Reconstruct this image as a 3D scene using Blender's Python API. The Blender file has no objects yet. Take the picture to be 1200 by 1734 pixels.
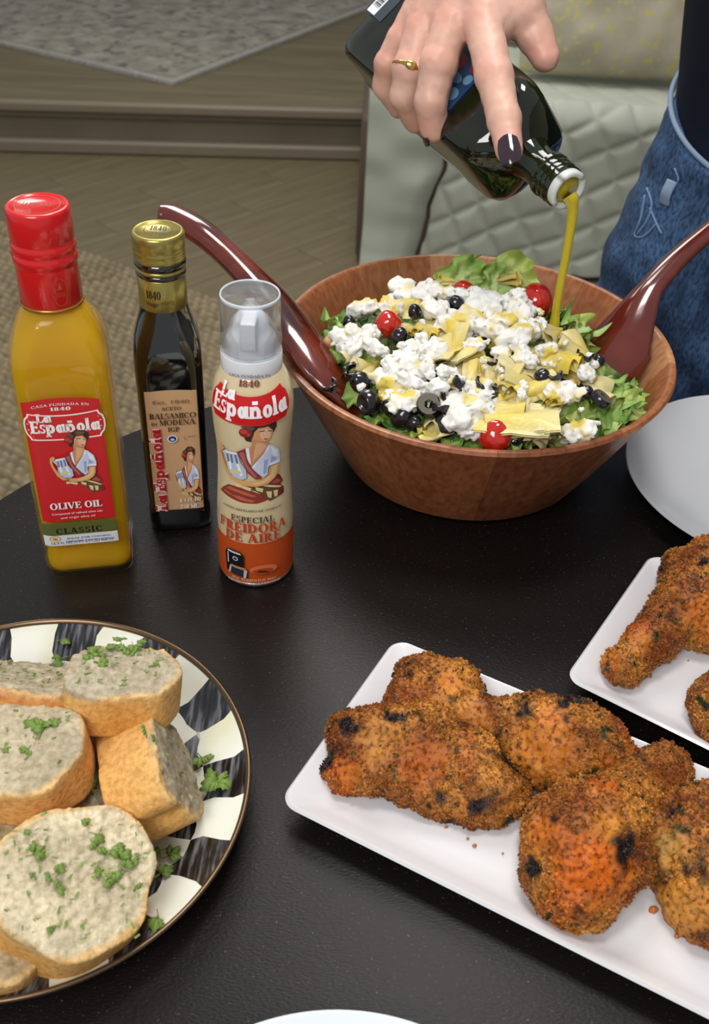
import bpy, math, random
import numpy as np
from mathutils import Vector, Matrix
from mathutils.geometry import tessellate_polygon
random.seed(7); np.random.seed(7)
sc = bpy.context.scene
COL = sc.collection
T = 0.75                                   # table top height
# ------------------------------------------------------------------ camera
FPX, PITCH, ROLL = 1720.0, math.radians(39), math.radians(-3.2)
CAM = np.array([0, 0, T + 0.47])
_r = np.array([1, 0, 0.]); FW = np.array([0, math.cos(PITCH), -math.sin(PITCH)]); _d = np.cross(FW, _r)
RT = math.cos(ROLL) * _r + math.sin(ROLL) * _d
DN = math.cos(ROLL) * _d - math.sin(ROLL) * _r
cd = bpy.data.cameras.new('camera'); cam = bpy.data.objects.new('camera', cd); COL.objects.link(cam)
cd.sensor_fit = 'HORIZONTAL'; cd.sensor_width = 36; cd.lens = FPX / 1200 * 36; cd.clip_start = 0.01
cam.matrix_world = Matrix([[RT[0], -DN[0], -FW[0], CAM[0]], [RT[1], -DN[1], -FW[1], CAM[1]], [RT[2], -DN[2], -FW[2], CAM[2]], [0, 0, 0, 1]])
cd.dof.use_dof = True; cd.dof.focus_distance = 0.62; cd.dof.aperture_fstop = 20
sc.camera = cam
sc.view_settings.view_transform = 'Standard'; sc.view_settings.look = 'None'
sc.view_settings.exposure = 0.0; sc.view_settings.gamma = 1; sc.view_settings.use_curve_mapping = False
# ------------------------------------------------------------------ light
w = bpy.data.worlds.new('room_light'); sc.world = w; w.use_nodes = True
w.node_tree.nodes['Background'].inputs[0].default_value = (0.92, 0.95, 1.0, 1)
w.node_tree.nodes['Background'].inputs[1].default_value = 0.42
def area(name, loc, target, size, power, col=(1, 1, 1), sy=None):
    l = bpy.data.lights.new(name, 'AREA'); l.energy = power; l.size = size; l.color = col
    if sy: l.shape = 'RECTANGLE'; l.size_y = sy
    o = bpy.data.objects.new(name, l); COL.objects.link(o); o.location = loc
    o.rotation_euler = (Vector(target) - Vector(loc)).to_track_quat('-Z', 'Y').to_euler(); return o
area('window_light', (-0.5, -0.9, 2.3), (0.05, 0.5, 0.75), 0.9, 26, (1, 0.985, 0.96), 0.7)
area('ceiling_light', (0.15, 0.75, 2.5), (0.1, 0.6, 0.75), 0.45, 13, (1, 0.97, 0.92))
area('background_fill', (-0.3, 2.3, 2.6), (0.1, 2.0, 0.0), 1.2, 42, (1, 0.97, 0.92))  # added fill, not a known lamp; brightens the sofa and floor behind
# ------------------------------------------------------------------ geometry helpers
def ray(px, py): return ((px - 600) / FPX) * RT + ((py - 867) / FPX) * DN + FW
def PZ(px, py, z):
    v = ray(px, py); return CAM + v * ((z - CAM[2]) / v[2])
def PY(px, py, y):
    v = ray(px, py); return CAM + v * (y / v[1])
def PD(px, py, d): return CAM + ray(px, py) * d
def PP(px, py, p0, n):
    v = ray(px, py); return CAM + v * (np.dot(np.asarray(p0) - CAM, n) / np.dot(v, n))
def nrm(v): v = np.asarray(v, float); return v / np.linalg.norm(v)
def hx(s, a=1):
    s = s.lstrip('#'); c = [int(s[i:i + 2], 16) / 255 for i in (0, 2, 4)]
    return tuple(((x / 12.92) if x <= .04045 else ((x + .055) / 1.055) ** 2.4) for x in c) + (a,)
def lin(s): return np.array(hx(s)[:3])
def _h(ix, iy, iz, s):
    n = (ix * 374761393 + iy * 668265263 + iz * 2147483647 + s * 1274126177) & 0xffffffff
    n = ((n ^ (n >> 13)) * 1274126177) & 0xffffffff
    return ((n ^ (n >> 16)) & 0xffff) / 65535.0
def vn(X, Y, Z, s=0):
    """value noise, -1..1"""
    X, Y, Z = np.broadcast_arrays(X, Y, Z)
    ix, iy, iz = [np.floor(a).astype(np.int64) for a in (X, Y, Z)]
    fx, fy, fz = X - ix, Y - iy, Z - iz
    fx, fy, fz = [f * f * (3 - 2 * f) for f in (fx, fy, fz)]
    r = 0
    for a in (0, 1):
        for b in (0, 1):
            for c in (0, 1):
                r = r + _h(ix + a, iy + b, iz + c, s) * (fx if a else 1 - fx) * (fy if b else 1 - fy) * (fz if c else 1 - fz)
    return r * 2 - 1
def snet(f, lo, hi, h):
    """surface nets of an implicit function"""
    ax = [np.arange(lo[i], hi[i] + h, h) for i in range(3)]
    X, Y, Z = np.meshgrid(*ax, indexing='ij'); D = f(X, Y, Z).astype(np.float32); S = D < 0
    n = [len(a) - 1 for a in ax]
    cnt = np.zeros(n, np.int8)
    for i in (0, 1):
        for j in (0, 1):
            for k in (0, 1): cnt += S[i:i + n[0], j:j + n[1], k:k + n[2]]
    act = (cnt > 0) & (cnt < 8); C = np.argwhere(act); idx = -np.ones(n, np.int64); idx[act] = np.arange(len(C))
    P = np.zeros((len(C), 3)); W = np.zeros(len(C))
    cs = [(i, j, k) for i in (0, 1) for j in (0, 1) for k in (0, 1)]
    V8 = {c: D[C[:, 0] + c[0], C[:, 1] + c[1], C[:, 2] + c[2]] for c in cs}
    for a in cs:
        for q in range(3):
            if a[q] == 0:
                b = list(a); b[q] = 1; b = tuple(b); da, db = V8[a], V8[b]; m = (da < 0) != (db < 0)
                t = np.where(m, da / np.where(m, da - db, 1), 0)
                p = np.tile(np.array(a, float), (len(C), 1)); p[:, q] += t
                P[m] += p[m]; W[m] += 1
    P = (C + P / W[:, None]) * h + np.array([a[0] for a in ax])
    F = []
    for q in range(3):
        u, v = (q + 1) % 3, (q + 2) % 3
        s0 = [slice(None)] * 3; s1 = [slice(None)] * 3; s0[q] = slice(0, -1); s1[q] = slice(1, None)
        A, B = S[tuple(s0)], S[tuple(s1)]; E = np.argwhere(A != B)
        ok = (E[:, u] > 0) & (E[:, v] > 0) & (E[:, u] < n[u]) & (E[:, v] < n[v]); E = E[ok]
        ins = A[E[:, 0], E[:, 1], E[:, 2]]
        def g(du, dv):
            e = E.copy(); e[:, u] += du; e[:, v] += dv; return idx[e[:, 0], e[:, 1], e[:, 2]]
        q4 = np.stack([g(-1, -1), g(0, -1), g(0, 0), g(-1, 0)], 1)
        q4[~ins] = q4[~ins][:, ::-1]; F.append(q4)
    F = np.concatenate(F); return P, F
def capsule(X, Y, Z, a, b, ra, rb):
    a = np.asarray(a, float); b = np.asarray(b, float); d = b - a; L = d @ d
    t = np.clip(((X - a[0]) * d[0] + (Y - a[1]) * d[1] + (Z - a[2]) * d[2]) / max(L, 1e-12), 0, 1)
    return np.sqrt((X - a[0] - t * d[0]) ** 2 + (Y - a[1] - t * d[1]) ** 2 + (Z - a[2] - t * d[2]) ** 2) - (ra + (rb - ra) * t)
def ellip(X, Y, Z, c, r, R=None):
    x, y, z = X - c[0], Y - c[1], Z - c[2]
    if R is not None: x, y, z = [R[0][i] * x + R[1][i] * y + R[2][i] * z for i in range(3)]
    k = np.sqrt((x / r[0]) ** 2 + (y / r[1]) ** 2 + (z / r[2]) ** 2)
    return (k - 1) * min(r)
def smin(a, b, k):
    h = np.clip(.5 + .5 * (b - a) / k, 0, 1); return b + (a - b) * h - k * h * (1 - h)
def rect_loop(w_, d_, r, n=6):
    """rounded rectangle, counter clockwise; w_, d_ half sizes"""
    r = min(r, w_, d_); P = []
    for cx, cy, a0 in ((w_ - r, d_ - r, 0), (-w_ + r, d_ - r, 90), (-w_ + r, -d_ + r, 180), (w_ - r, -d_ + r, 270)):
        for i in range(n + 1):
            a = math.radians(a0 + 90 * i / n); P.append((cx + r * math.cos(a), cy + r * math.sin(a)))
    return np.array(P)
def loft(loops, cap0=True, cap1=True, closed=True):
    n = len(loops[0]); V = np.concatenate([np.asarray(l, float) for l in loops]); F = []
    for i in range(len(loops) - 1):
        for j in range(n if closed else n - 1):
            k = (j + 1) % n; F.append((i * n + j, i * n + k, (i + 1) * n + k, (i + 1) * n + j))
    if cap0: F.append(tuple(range(n - 1, -1, -1)))
    if cap1: F.append(tuple(range((len(loops) - 1) * n, len(loops) * n)))
    return V, F
def lathe(prof, n=64, c=(0, 0, 0), cap0=True, cap1=True, a0=0):
    L = []
    for r, z in prof:
        a = np.linspace(0, 2 * math.pi, n, endpoint=False) + a0
        L.append(np.stack([c[0] + r * np.cos(a), c[1] + r * np.sin(a), np.full(n, c[2] + z)], 1))
    return loft(L, cap0, cap1)
def box(c, s, R=None):
    V = np.array([(x, y, z) for x in (-1, 1) for y in (-1, 1) for z in (-1, 1)], float) * np.array(s) / 2
    if R is not None: V = V @ np.asarray(R).T
    return V + np.array(c), [(0, 1, 3, 2), (4, 6, 7, 5), (0, 4, 5, 1), (2, 3, 7, 6), (0, 2, 6, 4), (1, 5, 7, 3)]
def catmull(P, m=8):
    P = [np.asarray(p, float) for p in P]; P = [2 * P[0] - P[1]] + P + [2 * P[-1] - P[-2]]; o = []
    for i in range(1, len(P) - 2):
        for k in range(m):
            t = k / m; a, b, c, d = P[i - 1:i + 3]
            o.append(.5 * ((2 * b) + (c - a) * t + (2 * a - 5 * b + 4 * c - d) * t * t + (3 * b - a - 3 * c + d) * t ** 3))
    o.append(P[-2]); return np.array(o)
def tube(path, rad, n=12, flat=None, up=(0, 0, 1), dish=None):
    """swept ellipse; rad, flat arrays or numbers"""
    path = np.asarray(path, float); m = len(path); rad = np.broadcast_to(rad, m) if np.ndim(rad) == 0 else np.asarray(rad)
    fl = rad if flat is None else (np.broadcast_to(flat, m) if np.ndim(flat) == 0 else np.asarray(flat)); L = []
    for i in range(m):
        t = nrm(path[min(i + 1, m - 1)] - path[max(i - 1, 0)]); s = nrm(np.cross(t, up)); u = np.cross(s, t)
        a = np.linspace(0, 2 * math.pi, n, endpoint=False)
        off = 0 if dish is None else dish[i] * (np.cos(a) ** 2)
        L.append(path[i] + np.outer(np.cos(a) * rad[i], s) + np.outer(np.sin(a) * fl[i] + off, u))
    return loft(L)
def join(parts):
    V, F, o = [], [], 0
    for v, f in parts:
        V.append(np.asarray(v)); F += [tuple(int(i) + o for i in q) for q in f]; o += len(v)
    return np.concatenate(V), F
# ------------------------------------------------------------------ objects
OFF = {}
def thing(name, label, cat, loc=(0, 0, 0), group=None):
    o = bpy.data.objects.new(name, None); COL.objects.link(o); o.location = loc; o.empty_display_size = .02
    OFF[o.name] = np.array(loc, float); tag(o, label, cat, group); return o
def tag(o, label=None, cat=None, group=None, kind=None):
    if label: o['label'] = label
    if cat: o['category'] = cat
    if group: o['group'] = group
    if kind: o['kind'] = kind
    return o
def mesh(name, vf, m, parent=None, smooth=True, col=None, mi=None, kind=None, label=None, org=None):
    V, F = vf; V = np.asarray(V, float)
    o0 = OFF[parent.name] if parent is not None else (np.array(org, float) if org is not None else np.zeros(3))
    me = bpy.data.meshes.new(name); Fl = F.tolist() if isinstance(F, np.ndarray) else [list(map(int, f)) for f in F]
    me.from_pydata((V - o0).tolist(), [], Fl)
    for q in (m if isinstance(m, (list, tuple)) else [m]): me.materials.append(q)
    me.polygons.foreach_set('use_smooth', [smooth] * len(me.polygons))
    if mi is not None: me.polygons.foreach_set('material_index', list(mi))
    if col is not None:
        a = me.color_attributes.new('Col', 'FLOAT_COLOR', 'POINT')
        a.data.foreach_set('color', np.concatenate([col, np.ones((len(V), 1))], 1).astype(np.float32).ravel())
    o = bpy.data.objects.new(name, me); COL.objects.link(o)
    if parent is not None: o.parent = parent; OFF[o.name] = o0
    else:
        if org is not None: o.location = org
        OFF[o.name] = o0
    if kind: o['kind'] = kind
    if label: o['label'] = label
    return o
def auto(o, ang=35):
    o.data.set_sharp_from_angle(angle=math.radians(ang)); return o
def bev(o, wdt=.002, seg=2):
    b = o.modifiers.new('bevel', 'BEVEL'); b.width = wdt; b.segments = seg; b.limit_method = 'ANGLE'; b.angle_limit = .6; return o
def copy(o, parent=None):
    c = o.copy(); COL.objects.link(c)
    if parent is not None: c.parent = parent
    for ch in o.children: copy(ch, c)
    return c
# ------------------------------------------------------------------ materials
def mat(name, col='#808080', rough=.5, metal=0, spec=.5, noise=None, bump=None, trans=0, coat=0, sss=0, attr=False, ior=1.45, emit=None, stretch=(1, 1, 1), alpha=1, fine=None, sheen=0, ssscol=None):
    m = bpy.data.materials.new(name); m.use_nodes = True; nt = m.node_tree; N, L = nt.nodes, nt.links
    b = N['Principled BSDF']; c = hx(col) if isinstance(col, str) else tuple(col)
    b.inputs['Base Color'].default_value = c; b.inputs['Roughness'].default_value = rough; b.inputs['Metallic'].default_value = metal
    b.inputs['Specular IOR Level'].default_value = spec; b.inputs['Transmission Weight'].default_value = trans; b.inputs['IOR'].default_value = ior
    b.inputs['Coat Weight'].default_value = coat; b.inputs['Alpha'].default_value = alpha; b.inputs['Sheen Weight'].default_value = sheen
    if coat: b.inputs['Coat Roughness'].default_value = .08
    if sss:
        b.inputs['Subsurface Weight'].default_value = sss; b.inputs['Subsurface Radius'].default_value = ssscol or (.006, .003, .0015); b.inputs['Subsurface Scale'].default_value = 1
    tc = N.new('ShaderNodeTexCoord'); mp = N.new('ShaderNodeMapping'); mp.inputs['Scale'].default_value = stretch; L.new(tc.outputs['Object'], mp.inputs[0])
    src = None
    if attr:
        a = N.new('ShaderNodeAttribute'); a.attribute_name = 'Col'; src = a.outputs['Color']
    if noise:                                    # (scale, [(pos, colour)...], detail)
        t = N.new('ShaderNodeTexNoise'); t.inputs['Scale'].default_value = noise[0]; t.inputs['Detail'].default_value = noise[2] if len(noise) > 2 else 4
        t.inputs['Distortion'].default_value = noise[3] if len(noise) > 3 else 0
        L.new(mp.outputs[0], t.inputs['Vector']); r = N.new('ShaderNodeValToRGB'); e = r.color_ramp.elements
        while len(e) < len(noise[1]): e.new(.5)
        for q, (p, cc) in zip(e, noise[1]): q.position = p; q.color = hx(cc)
        L.new(t.outputs['Fac'], r.inputs[0])
        if src is not None:
            mx = N.new('ShaderNodeMixRGB'); mx.blend_type = 'MULTIPLY'; mx.inputs[0].default_value = 1; L.new(src, mx.inputs[1]); L.new(r.outputs[0], mx.inputs[2]); src = mx.outputs[0]
        else: src = r.outputs[0]
    if fine:                                     # (scale, lo, hi, colour) sparse specks
        t = N.new('ShaderNodeTexNoise'); t.inputs['Scale'].default_value = fine[0]; t.inputs['Detail'].default_value = 2; L.new(tc.outputs['Object'], t.inputs['Vector'])
        r = N.new('ShaderNodeMapRange'); r.inputs[1].default_value = fine[1]; r.inputs[2].default_value = fine[2]; L.new(t.outputs['Fac'], r.inputs[0])
        mx = N.new('ShaderNodeMixRGB'); mx.inputs[1].default_value = c; mx.inputs[2].default_value = hx(fine[3]); L.new(r.outputs[0], mx.inputs[0])
        if src is not None: L.new(src, mx.inputs[1])
        src = mx.outputs[0]
    if src is not None: L.new(src, b.inputs['Base Color'])
    if bump:
        t = N.new('ShaderNodeTexNoise'); t.inputs['Scale'].default_value = bump[0]; t.inputs['Detail'].default_value = 5; L.new(mp.outputs[0], t.inputs['Vector'])
        u = N.new('ShaderNodeBump'); u.inputs['Strength'].default_value = bump[1]; u.inputs['Distance'].default_value = bump[2] if len(bump) > 2 else .001
        L.new(t.outputs['Fac'], u.inputs['Height']); L.new(u.outputs[0], b.inputs['Normal'])
    if emit: b.inputs['Emission Color'].default_value = hx(emit[0]); b.inputs['Emission Strength'].default_value = emit[1]
    return m
# ================================================================== SETTING
M = {}
M['floor'] = mat('floor_wood', '#6b6049', .42, noise=(5, [(.2, '#595039'), (.5, '#6a6048'), (.8, '#7a7059')], 6, 1.2), stretch=(.35, 3, 3), bump=(60, .12))
M['trim'] = mat('trim_paint', '#776c5b', .45)
M['riser'] = mat('riser_paint', '#756c58', .5, noise=(3, [(.3, '#6b624e'), (.7, '#7b725e')]))
def plank_floor(name, poly_in, z, d, wid, ln, area_, parent=None):
    """boards along direction d, one mesh each"""
    d = nrm([d[0], d[1], 0]); s = np.array([-d[1], d[0], 0]); (x0, x1, y0, y1) = area_
    c = np.array([(x0 + x1) / 2, (y0 + y1) / 2, 0]); base = None; R = np.stack([d, s, [0, 0, 1]], 1)
    for i in range(-20, 21):
        for j in range(-6, 7):
            p = c + s * (i * wid) + d * (j * ln + (i * .37 % 1) * ln)
            if not (x0 < p[0] < x1 and y0 < p[1] < y1) or not poly_in(p, d, s, wid, ln): continue
            if base is None:
                V, F = box((0, 0, 0), (ln - .0014, wid - .0014, .006)); me = mesh('plank', (V, F), M['floor'], parent, False, org=None); base = me; OFF[me.name] = np.zeros(3); o = me
            else:
                o = base.copy(); COL.objects.link(o)
            o.location = (p[0], p[1], z + random.uniform(0, .0006)); o.rotation_euler = (0, 0, math.atan2(d[1], d[0]))
    return base
fl = mesh('floor', box((0, 1.5, -.02), (8, 9, .034)), mat('floor_base', '#3c3426', .7), kind='structure')
ra, rb = PZ(0, 255, 0), PZ(612, 270, 0); rdir = nrm(rb - ra); rn = np.array([rdir[1], -rdir[0], 0])   # riser line, normal to camera
gd = PZ(420, 300, 0) - PZ(300, 336, 0)
plank_floor('plank', lambda p, d, s, w_, l_: (p - ra) @ rn > -.6, -.003, gd, .125, .62, (-2.6, 1.4, 1.2, 4.2), fl)
SH = .17
def along(a, b, z): return ra + rdir * a + rn * b + np.array([0, 0, z])
RS = np.stack([rdir, -rn, [0, 0, 1]], 1)
def sbox(name, a0, a1, b0, b1, z0, z1, m, parent=None, kind=None, bv=0):
    o = mesh(name, box(along((a0 + a1) / 2, -(b0 + b1) / 2, (z0 + z1) / 2), (a1 - a0, b1 - b0, z1 - z0), RS), m, parent, bv > 0, kind=kind)
    if bv: bev(o, bv, 3); auto(o)
    return o
st = sbox('floor_step', -2, 3.2, .012, 3.4, -.001, SH - .012, M['riser'], kind='structure')
sbox('tread', -2, 3.2, -.02, 3.4, SH - .03, SH - .006, M['floor'], st)
sbox('trim_1', -2, 3.2, -.032, -.004, SH - .036, SH, M['trim'], kind='structure', bv=.010)
sbox('trim_2', -2, 3.2, -.010, .012, SH - .056, SH - .036, M['trim'], kind='structure', bv=.006)
sbox('trim_3', -2, 3.2, -.022, .012, 0, .045, M['trim'], kind='structure', bv=.010)
wl = mesh('wall_back', box((0, 7.0, 1.4), (9, .1, 2.9)), mat('wall_paint', '#b9b2a2', .8), kind='structure')
mesh('wall_right', box((3.6, 2.5, 1.4), (.1, 9, 2.9)), mat('wall_paint_side', '#b9b2a2', .8), kind='structure')
# rug on the raised floor
M['rug'] = mat('rug_wool', '#8d8b84', .95, noise=(14, [(.25, '#67645a'), (.45, '#858174'), (.75, '#a29e90')], 9, .6), bump=(260, .5), fine=(22, .56, .66, '#605f59'))
M['rugb'] = mat('rug_border', '#96948b', .95, noise=(60, [(.3, '#88867d'), (.7, '#a09e95')]), bump=(300, .4))
k0 = PZ(293, 143, SH); k1 = PZ(0, 75, SH); k2 = PZ(600, 25, SH)
e1, e2 = nrm(k1 - k0), nrm(k2 - k0)
def quad_slab(name, p, a, b, la, lb, z0, z1, m, parent=None):
    P = [p, p + a * la, p + a * la + b * lb, p + b * lb]; P = [np.array([q[0], q[1], 0]) for q in P]
    return mesh(name, loft([[q + [0, 0, z0] for q in P], [q + [0, 0, z1] for q in P]]), m, parent, False)
rg = thing('area_rug', 'grey mottled wool rug whose corner points toward the camera on the raised floor', 'rug', tuple(k0))
quad_slab('pile', k0 + (e1 + e2) * .035, e1, e2, 2.4, 2.2, SH - .004, SH + .009, M['rug'], rg)
quad_slab('border', k0, e1, e2, 2.47, 2.27, SH - .005, SH + .006, M['rugb'], rg)
# jute rug on the lower floor
a_, b_ = PZ(105, 410, .012), PZ(345, 497, .012); jd = nrm(b_ - a_); jn = np.array([jd[1], -jd[0], 0])
gx = np.arange(-.75, 1.3, .0045); gy = np.arange(.0, 2.0, .0045); GX, GY = np.meshgrid(gx, gy, indexing='ij')
cs_ = .021; row = np.floor(GY / cs_); ux = GX / (cs_ * 1.25) + .5 * (row % 2) + .18 * vn(GX * 40, GY * 40, 0 * GX); 
bmp = np.abs(np.sin(np.pi * ux)) ** .6 * np.abs(np.sin(np.pi * GY / cs_)) ** .6
Zj = .004 + .012 * bmp + .003 * vn(GX * 90, GY * 90, 0 * GX, 3)
tone = np.clip(.15 + .75 * bmp + .25 * vn(GX * 50, GY * 50, 0 * GX, 5), 0, 1)[..., None]
cj = (lin('#4f4534') * (1 - tone) + lin('#8f8064') * tone)
VJ = a_[None, None, :2] + GX[..., None] * jd[:2] + GY[..., None] * jn[:2]; VJ = np.concatenate([VJ, Zj[..., None]], -1)
nx, ny = GX.shape; I = np.arange(nx * ny).reshape(nx, ny)
FJ = np.stack([I[:-1, :-1], I[:-1, 1:], I[1:, 1:], I[1:, :-1]], -1).reshape(-1, 4)
jr = thing('jute_rug', 'chunky woven brown jute rug on the floor under the round table', 'rug', tuple(a_))
mesh('weave', (VJ.reshape(-1, 3), FJ), mat('jute', '#847659', .95, attr=True, bump=(500, .4)), jr, True, cj.reshape(-1, 3), kind='stuff')
# ================================================================== SOFA
Yf = PZ(1000, 182, .45)[1]; xl = PY(613, 250, Yf)[0]
sofa = thing('sofa', 'pale sage sofa under a quilted cover, behind the salad bowl', 'sofa', (xl + .8, Yf + .4, 0))
M['cloth'] = mat('cover_cloth', '#aab0a2', .75, bump=(700, .1)); M['quilt'] = mat('quilted_cloth', '#a9ad9f', .72, bump=(500, .12)); M['brown'] = mat('sofa_frame', '#55473d', .6)
o = mesh('frame', box((xl + .805, Yf + .40, .205), (1.62, .80, .39)), M['brown'], sofa); bev(o, .02); auto(o)
def gapx(z):
    zz = [PY(px, py, Yf)[2] for px, py in ((705, 432), (716, 398), (724, 365), (725, 345), (738, 310), (752, 283))]
    xx = [PY(px, py, Yf)[0] for px, py in ((705, 432), (716, 398), (724, 365), (725, 345), (738, 310), (752, 283))]
    return np.interp(z, zz, xx)
# arm with cloth: front panel, top, side
Z = np.linspace(0.01, .58, 60); U = np.linspace(0, 1, 30); L = []
for z in Z:
    xr = float(gapx(z)) - .004; x0 = xl + .012 - .04 * max(0, .12 - z)
    x = x0 + (xr - x0) * U
    y = Yf - .045 - .010 * vn(x * 9, 0 * x + z * 16, 0 * x, 2) + .03 * np.maximum(0, .08 - (x - x0)) ** 2 / .0064 + .03 * (np.maximum(0, x - xr + .05) / .05) ** 2
    fr = np.stack([x, y, np.full_like(x, z)], 1)
    bk = np.array([[xr - .02, Yf + .5, z], [x0 + .02, Yf + .5, z]]); L.append(np.concatenate([fr, bk]))
L += [L[-1] * np.array([1, 1, 0]) + np.array([0, 0, .595]) + (L[-1].mean(0) - L[-1]) * np.array([.06, .06, 0])]
o = mesh('arm_cover', loft(L), M['cloth'], sofa); auto(o, 50)
# quilted seat cover: over the top and down the front
v1 = np.array([.036, -.075]) * .98; v2 = np.array([.077, .038]) * .98; MI = np.linalg.inv(np.stack([v1, v2], 1)); q0 = PY(1027, 257, Yf); 
S_ = np.arange(0, .925, .0055); Xq = np.arange(0, 1.35, .0055); SS, XX = np.meshgrid(S_, Xq, indexing='ij')
def drape(s):                               # s from back: top .5 long, then front
    r = .05; t1 = .46
    if s < t1: return Yf + .5 - s, .45
    a = (s - t1) / r
    if a < math.pi / 2: return Yf + .04 - r * math.sin(a), .45 - r * (1 - math.cos(a))
    return Yf - .01, .40 - (s - t1 - r * math.pi / 2)
DR = np.array([drape(s) for s in S_]); Yq = DR[:, 0][:, None] + 0 * XX; Zq = DR[:, 1][:, None] + 0 * XX
Xw = XX + gapx(Zq) + .006
pz = Zq.copy(); top = Zq > .449; pz[top] += (Yf + .04 - 0 * Yq[top]) * 0 + (Yq[top] - Yf)
wx = Xw + .012 * vn(Xw * 6, pz * 6, 0 * pz, 9); wz = pz + .012 * vn(Xw * 6, pz * 6, 0 * pz, 11)
ab = np.stack([wx - q0[0], wz - q0[2]], -1) @ MI.T
dl = np.minimum(np.abs(ab[..., 0] - np.round(ab[..., 0])), np.abs(ab[..., 1] - np.round(ab[..., 1])))
puff = .011 * (1 - np.exp(-(dl / .11) ** 1.2)) + .006 * vn(Xw * 7, pz * 7, 0 * pz, 4) + .0025 * vn(Xw * 25, pz * 9, 0 * pz, 6)
puff = np.where((pz > .47), .3 * puff, puff)
fw = np.clip((.45 - Zq) / .05, 0, 1)
Yq = Yq - puff * fw; Zq2 = Zq + puff * (1 - fw)
nx, ny = Xw.shape; I = np.arange(nx * ny).reshape(nx, ny); FQ = np.stack([I[:-1, :-1], I[1:, :-1], I[1:, 1:], I[:-1, 1:]], -1).reshape(-1, 4)
o = mesh('quilted_cover', (np.stack([Xw, Yq, Zq2], -1).reshape(-1, 3), FQ), M['quilt'], sofa)
so = o.modifiers.new('cloth', 'SOLIDIFY'); so.thickness = .006; so.offset = -1
o = mesh('seat_cushion', box((xl + .9, Yf + .43, .41), (1.3, .74, .06)), M['brown'], sofa); bev(o, .015)
o = mesh('backrest', box((xl + .85, Yf + .72, .6), (1.45, .2, .55)), M['cloth'], sofa); bev(o, .06, 4); auto(o)
# pillow
pc = PZ(1040, 150, .46); pl = thing('throw_pillow', 'cream throw pillow with gold flecks leaning on the back of the sofa', 'pillow', tuple(pc))
n_ = 34; a = np.linspace(-1, 1, n_); A, Bq = np.meshgrid(a, a, indexing='ij')
def pil(sgn):
    t = .075 * ((1 - A ** 4) * (1 - Bq ** 4)) ** .5 + .004 * vn(A * 5, Bq * 5, 0 * A + sgn, 3)
    edge = 1 - .04 * (A ** 2) * (Bq ** 2)
    x = A * .27 * (1 - .03 * (1 - Bq ** 2)) ; z = Bq * .25 * (1 - .03 * (1 - A ** 2))
    return np.stack([x * edge, sgn * np.maximum(t, .003), z * edge + .25], -1).reshape(-1, 3)
I = np.arange(n_ * n_).reshape(n_, n_); f1 = np.stack([I[:-1, :-1], I[1:, :-1], I[1:, 1:], I[:-1, 1:]], -1).reshape(-1, 4)
VV = np.concatenate([pil(-1), pil(1)]); rx = math.radians(-12); Rx = np.array([[1, 0, 0], [0, math.cos(rx), -math.sin(rx)], [0, math.sin(rx), math.cos(rx)]])
Fp = [list(q) for q in f1] + [list(q[::-1] + n_ * n_) for q in f1]
rim = list(I[:, 0]) + list(I[-1, 1:]) + list(I[::-1, -1][1:]) + list(I[0, ::-1][1:-1])
Fp += [[rim[i], rim[i - 1], rim[i - 1] + n_ * n_, rim[i] + n_ * n_] for i in range(len(rim))]
M['pillow'] = mat('pillow_cloth', '#a39b86', .55, noise=(7, [(.3, '#9a927c'), (.55, '#b0a994'), (.8, '#bdb6a4')], 6), fine=(48, .57, .66, '#bdb068'), bump=(150, .3))
mesh('cushion', (VV @ Rx.T + pc + [0.02, .06, .0], Fp), M['pillow'], pl)
# ================================================================== TABLE
M['table'] = mat('table_wood', '#120e0c', .40, spec=.32, noise=(4, [(.3, '#0d0908'), (.55, '#130f0d'), (.8, '#171311')], 8), fine=(620, .66, .78, '#5a5048'), bump=(420, .30, .0008), stretch=(1, 2.2, 1))
tc_ = (.111, .350); tb = thing('round_table', 'round dark brown wooden table holding the whole meal', 'table', (tc_[0], tc_[1], 0))
mesh('tabletop', lathe([(.40, -.030), (.428, -.028), (.4345, -.022), (.4345, -.007), (.4325, -.002), (.428, 0)], 160, (tc_[0], tc_[1], T)), M['table'], tb); auto(bpy.data.objects['tabletop'])
mesh('pedestal', lathe([(.05, .05), (.055, .1), (.035, .2), (.04, .5), (.07, .66), (.12, .70), (.12, .722)], 40, (tc_[0], tc_[1], 0)), M['table'], tb)
for i in range(4):
    a = math.radians(45 + 90 * i); p = [np.array([tc_[0] + math.cos(a) * r, tc_[1] + math.sin(a) * r, z]) for r, z in ((.03, .13), (.12, .10), (.24, .05), (.30, .034))]
    mesh('foot', tube(catmull(p, 5), np.linspace(.028, .018, 16), 10), M['table'], tb)
# ================================================================== DISHES
M['white'] = mat('white_ceramic', '#d8d6d8', .16, coat=.6); M['grey_plate'] = mat('stoneware', '#b4b6ba', .3, coat=.3)
def round_plate(name, label, c, R, m, z0=T):
    p = thing(name, label, 'plate', (c[0], c[1], z0), )
    k = R / .115
    pr = [(.055, .0), (.06, 0), (.062, .002), (.08, .004), (.100, .010), (.1135, .0175), (.115, .0192), (.1145, .0202), (.112, .0198), (.099, .0125), (.082, .0072), (.07, .0055), (.03, .005), (.001, .005)]
    o = mesh('dish', lathe([(r * k, z) for r, z in pr], 128, (c[0], c[1], z0)), m, p); auto(o, 60); return p
round_plate('dinner_plate', 'plain light grey round plate at the right of the salad bowl', PZ(1280, 790, T + .018)[:2] * 0 + np.array([.3185, .629]), .113, M['grey_plate'])
round_plate('dinner_plate', 'white round plate at the bottom edge, only its rim in view', (.0102, .1028), .1065, mat('white_plate', '#d5dadd', .2, coat=.5))
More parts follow.
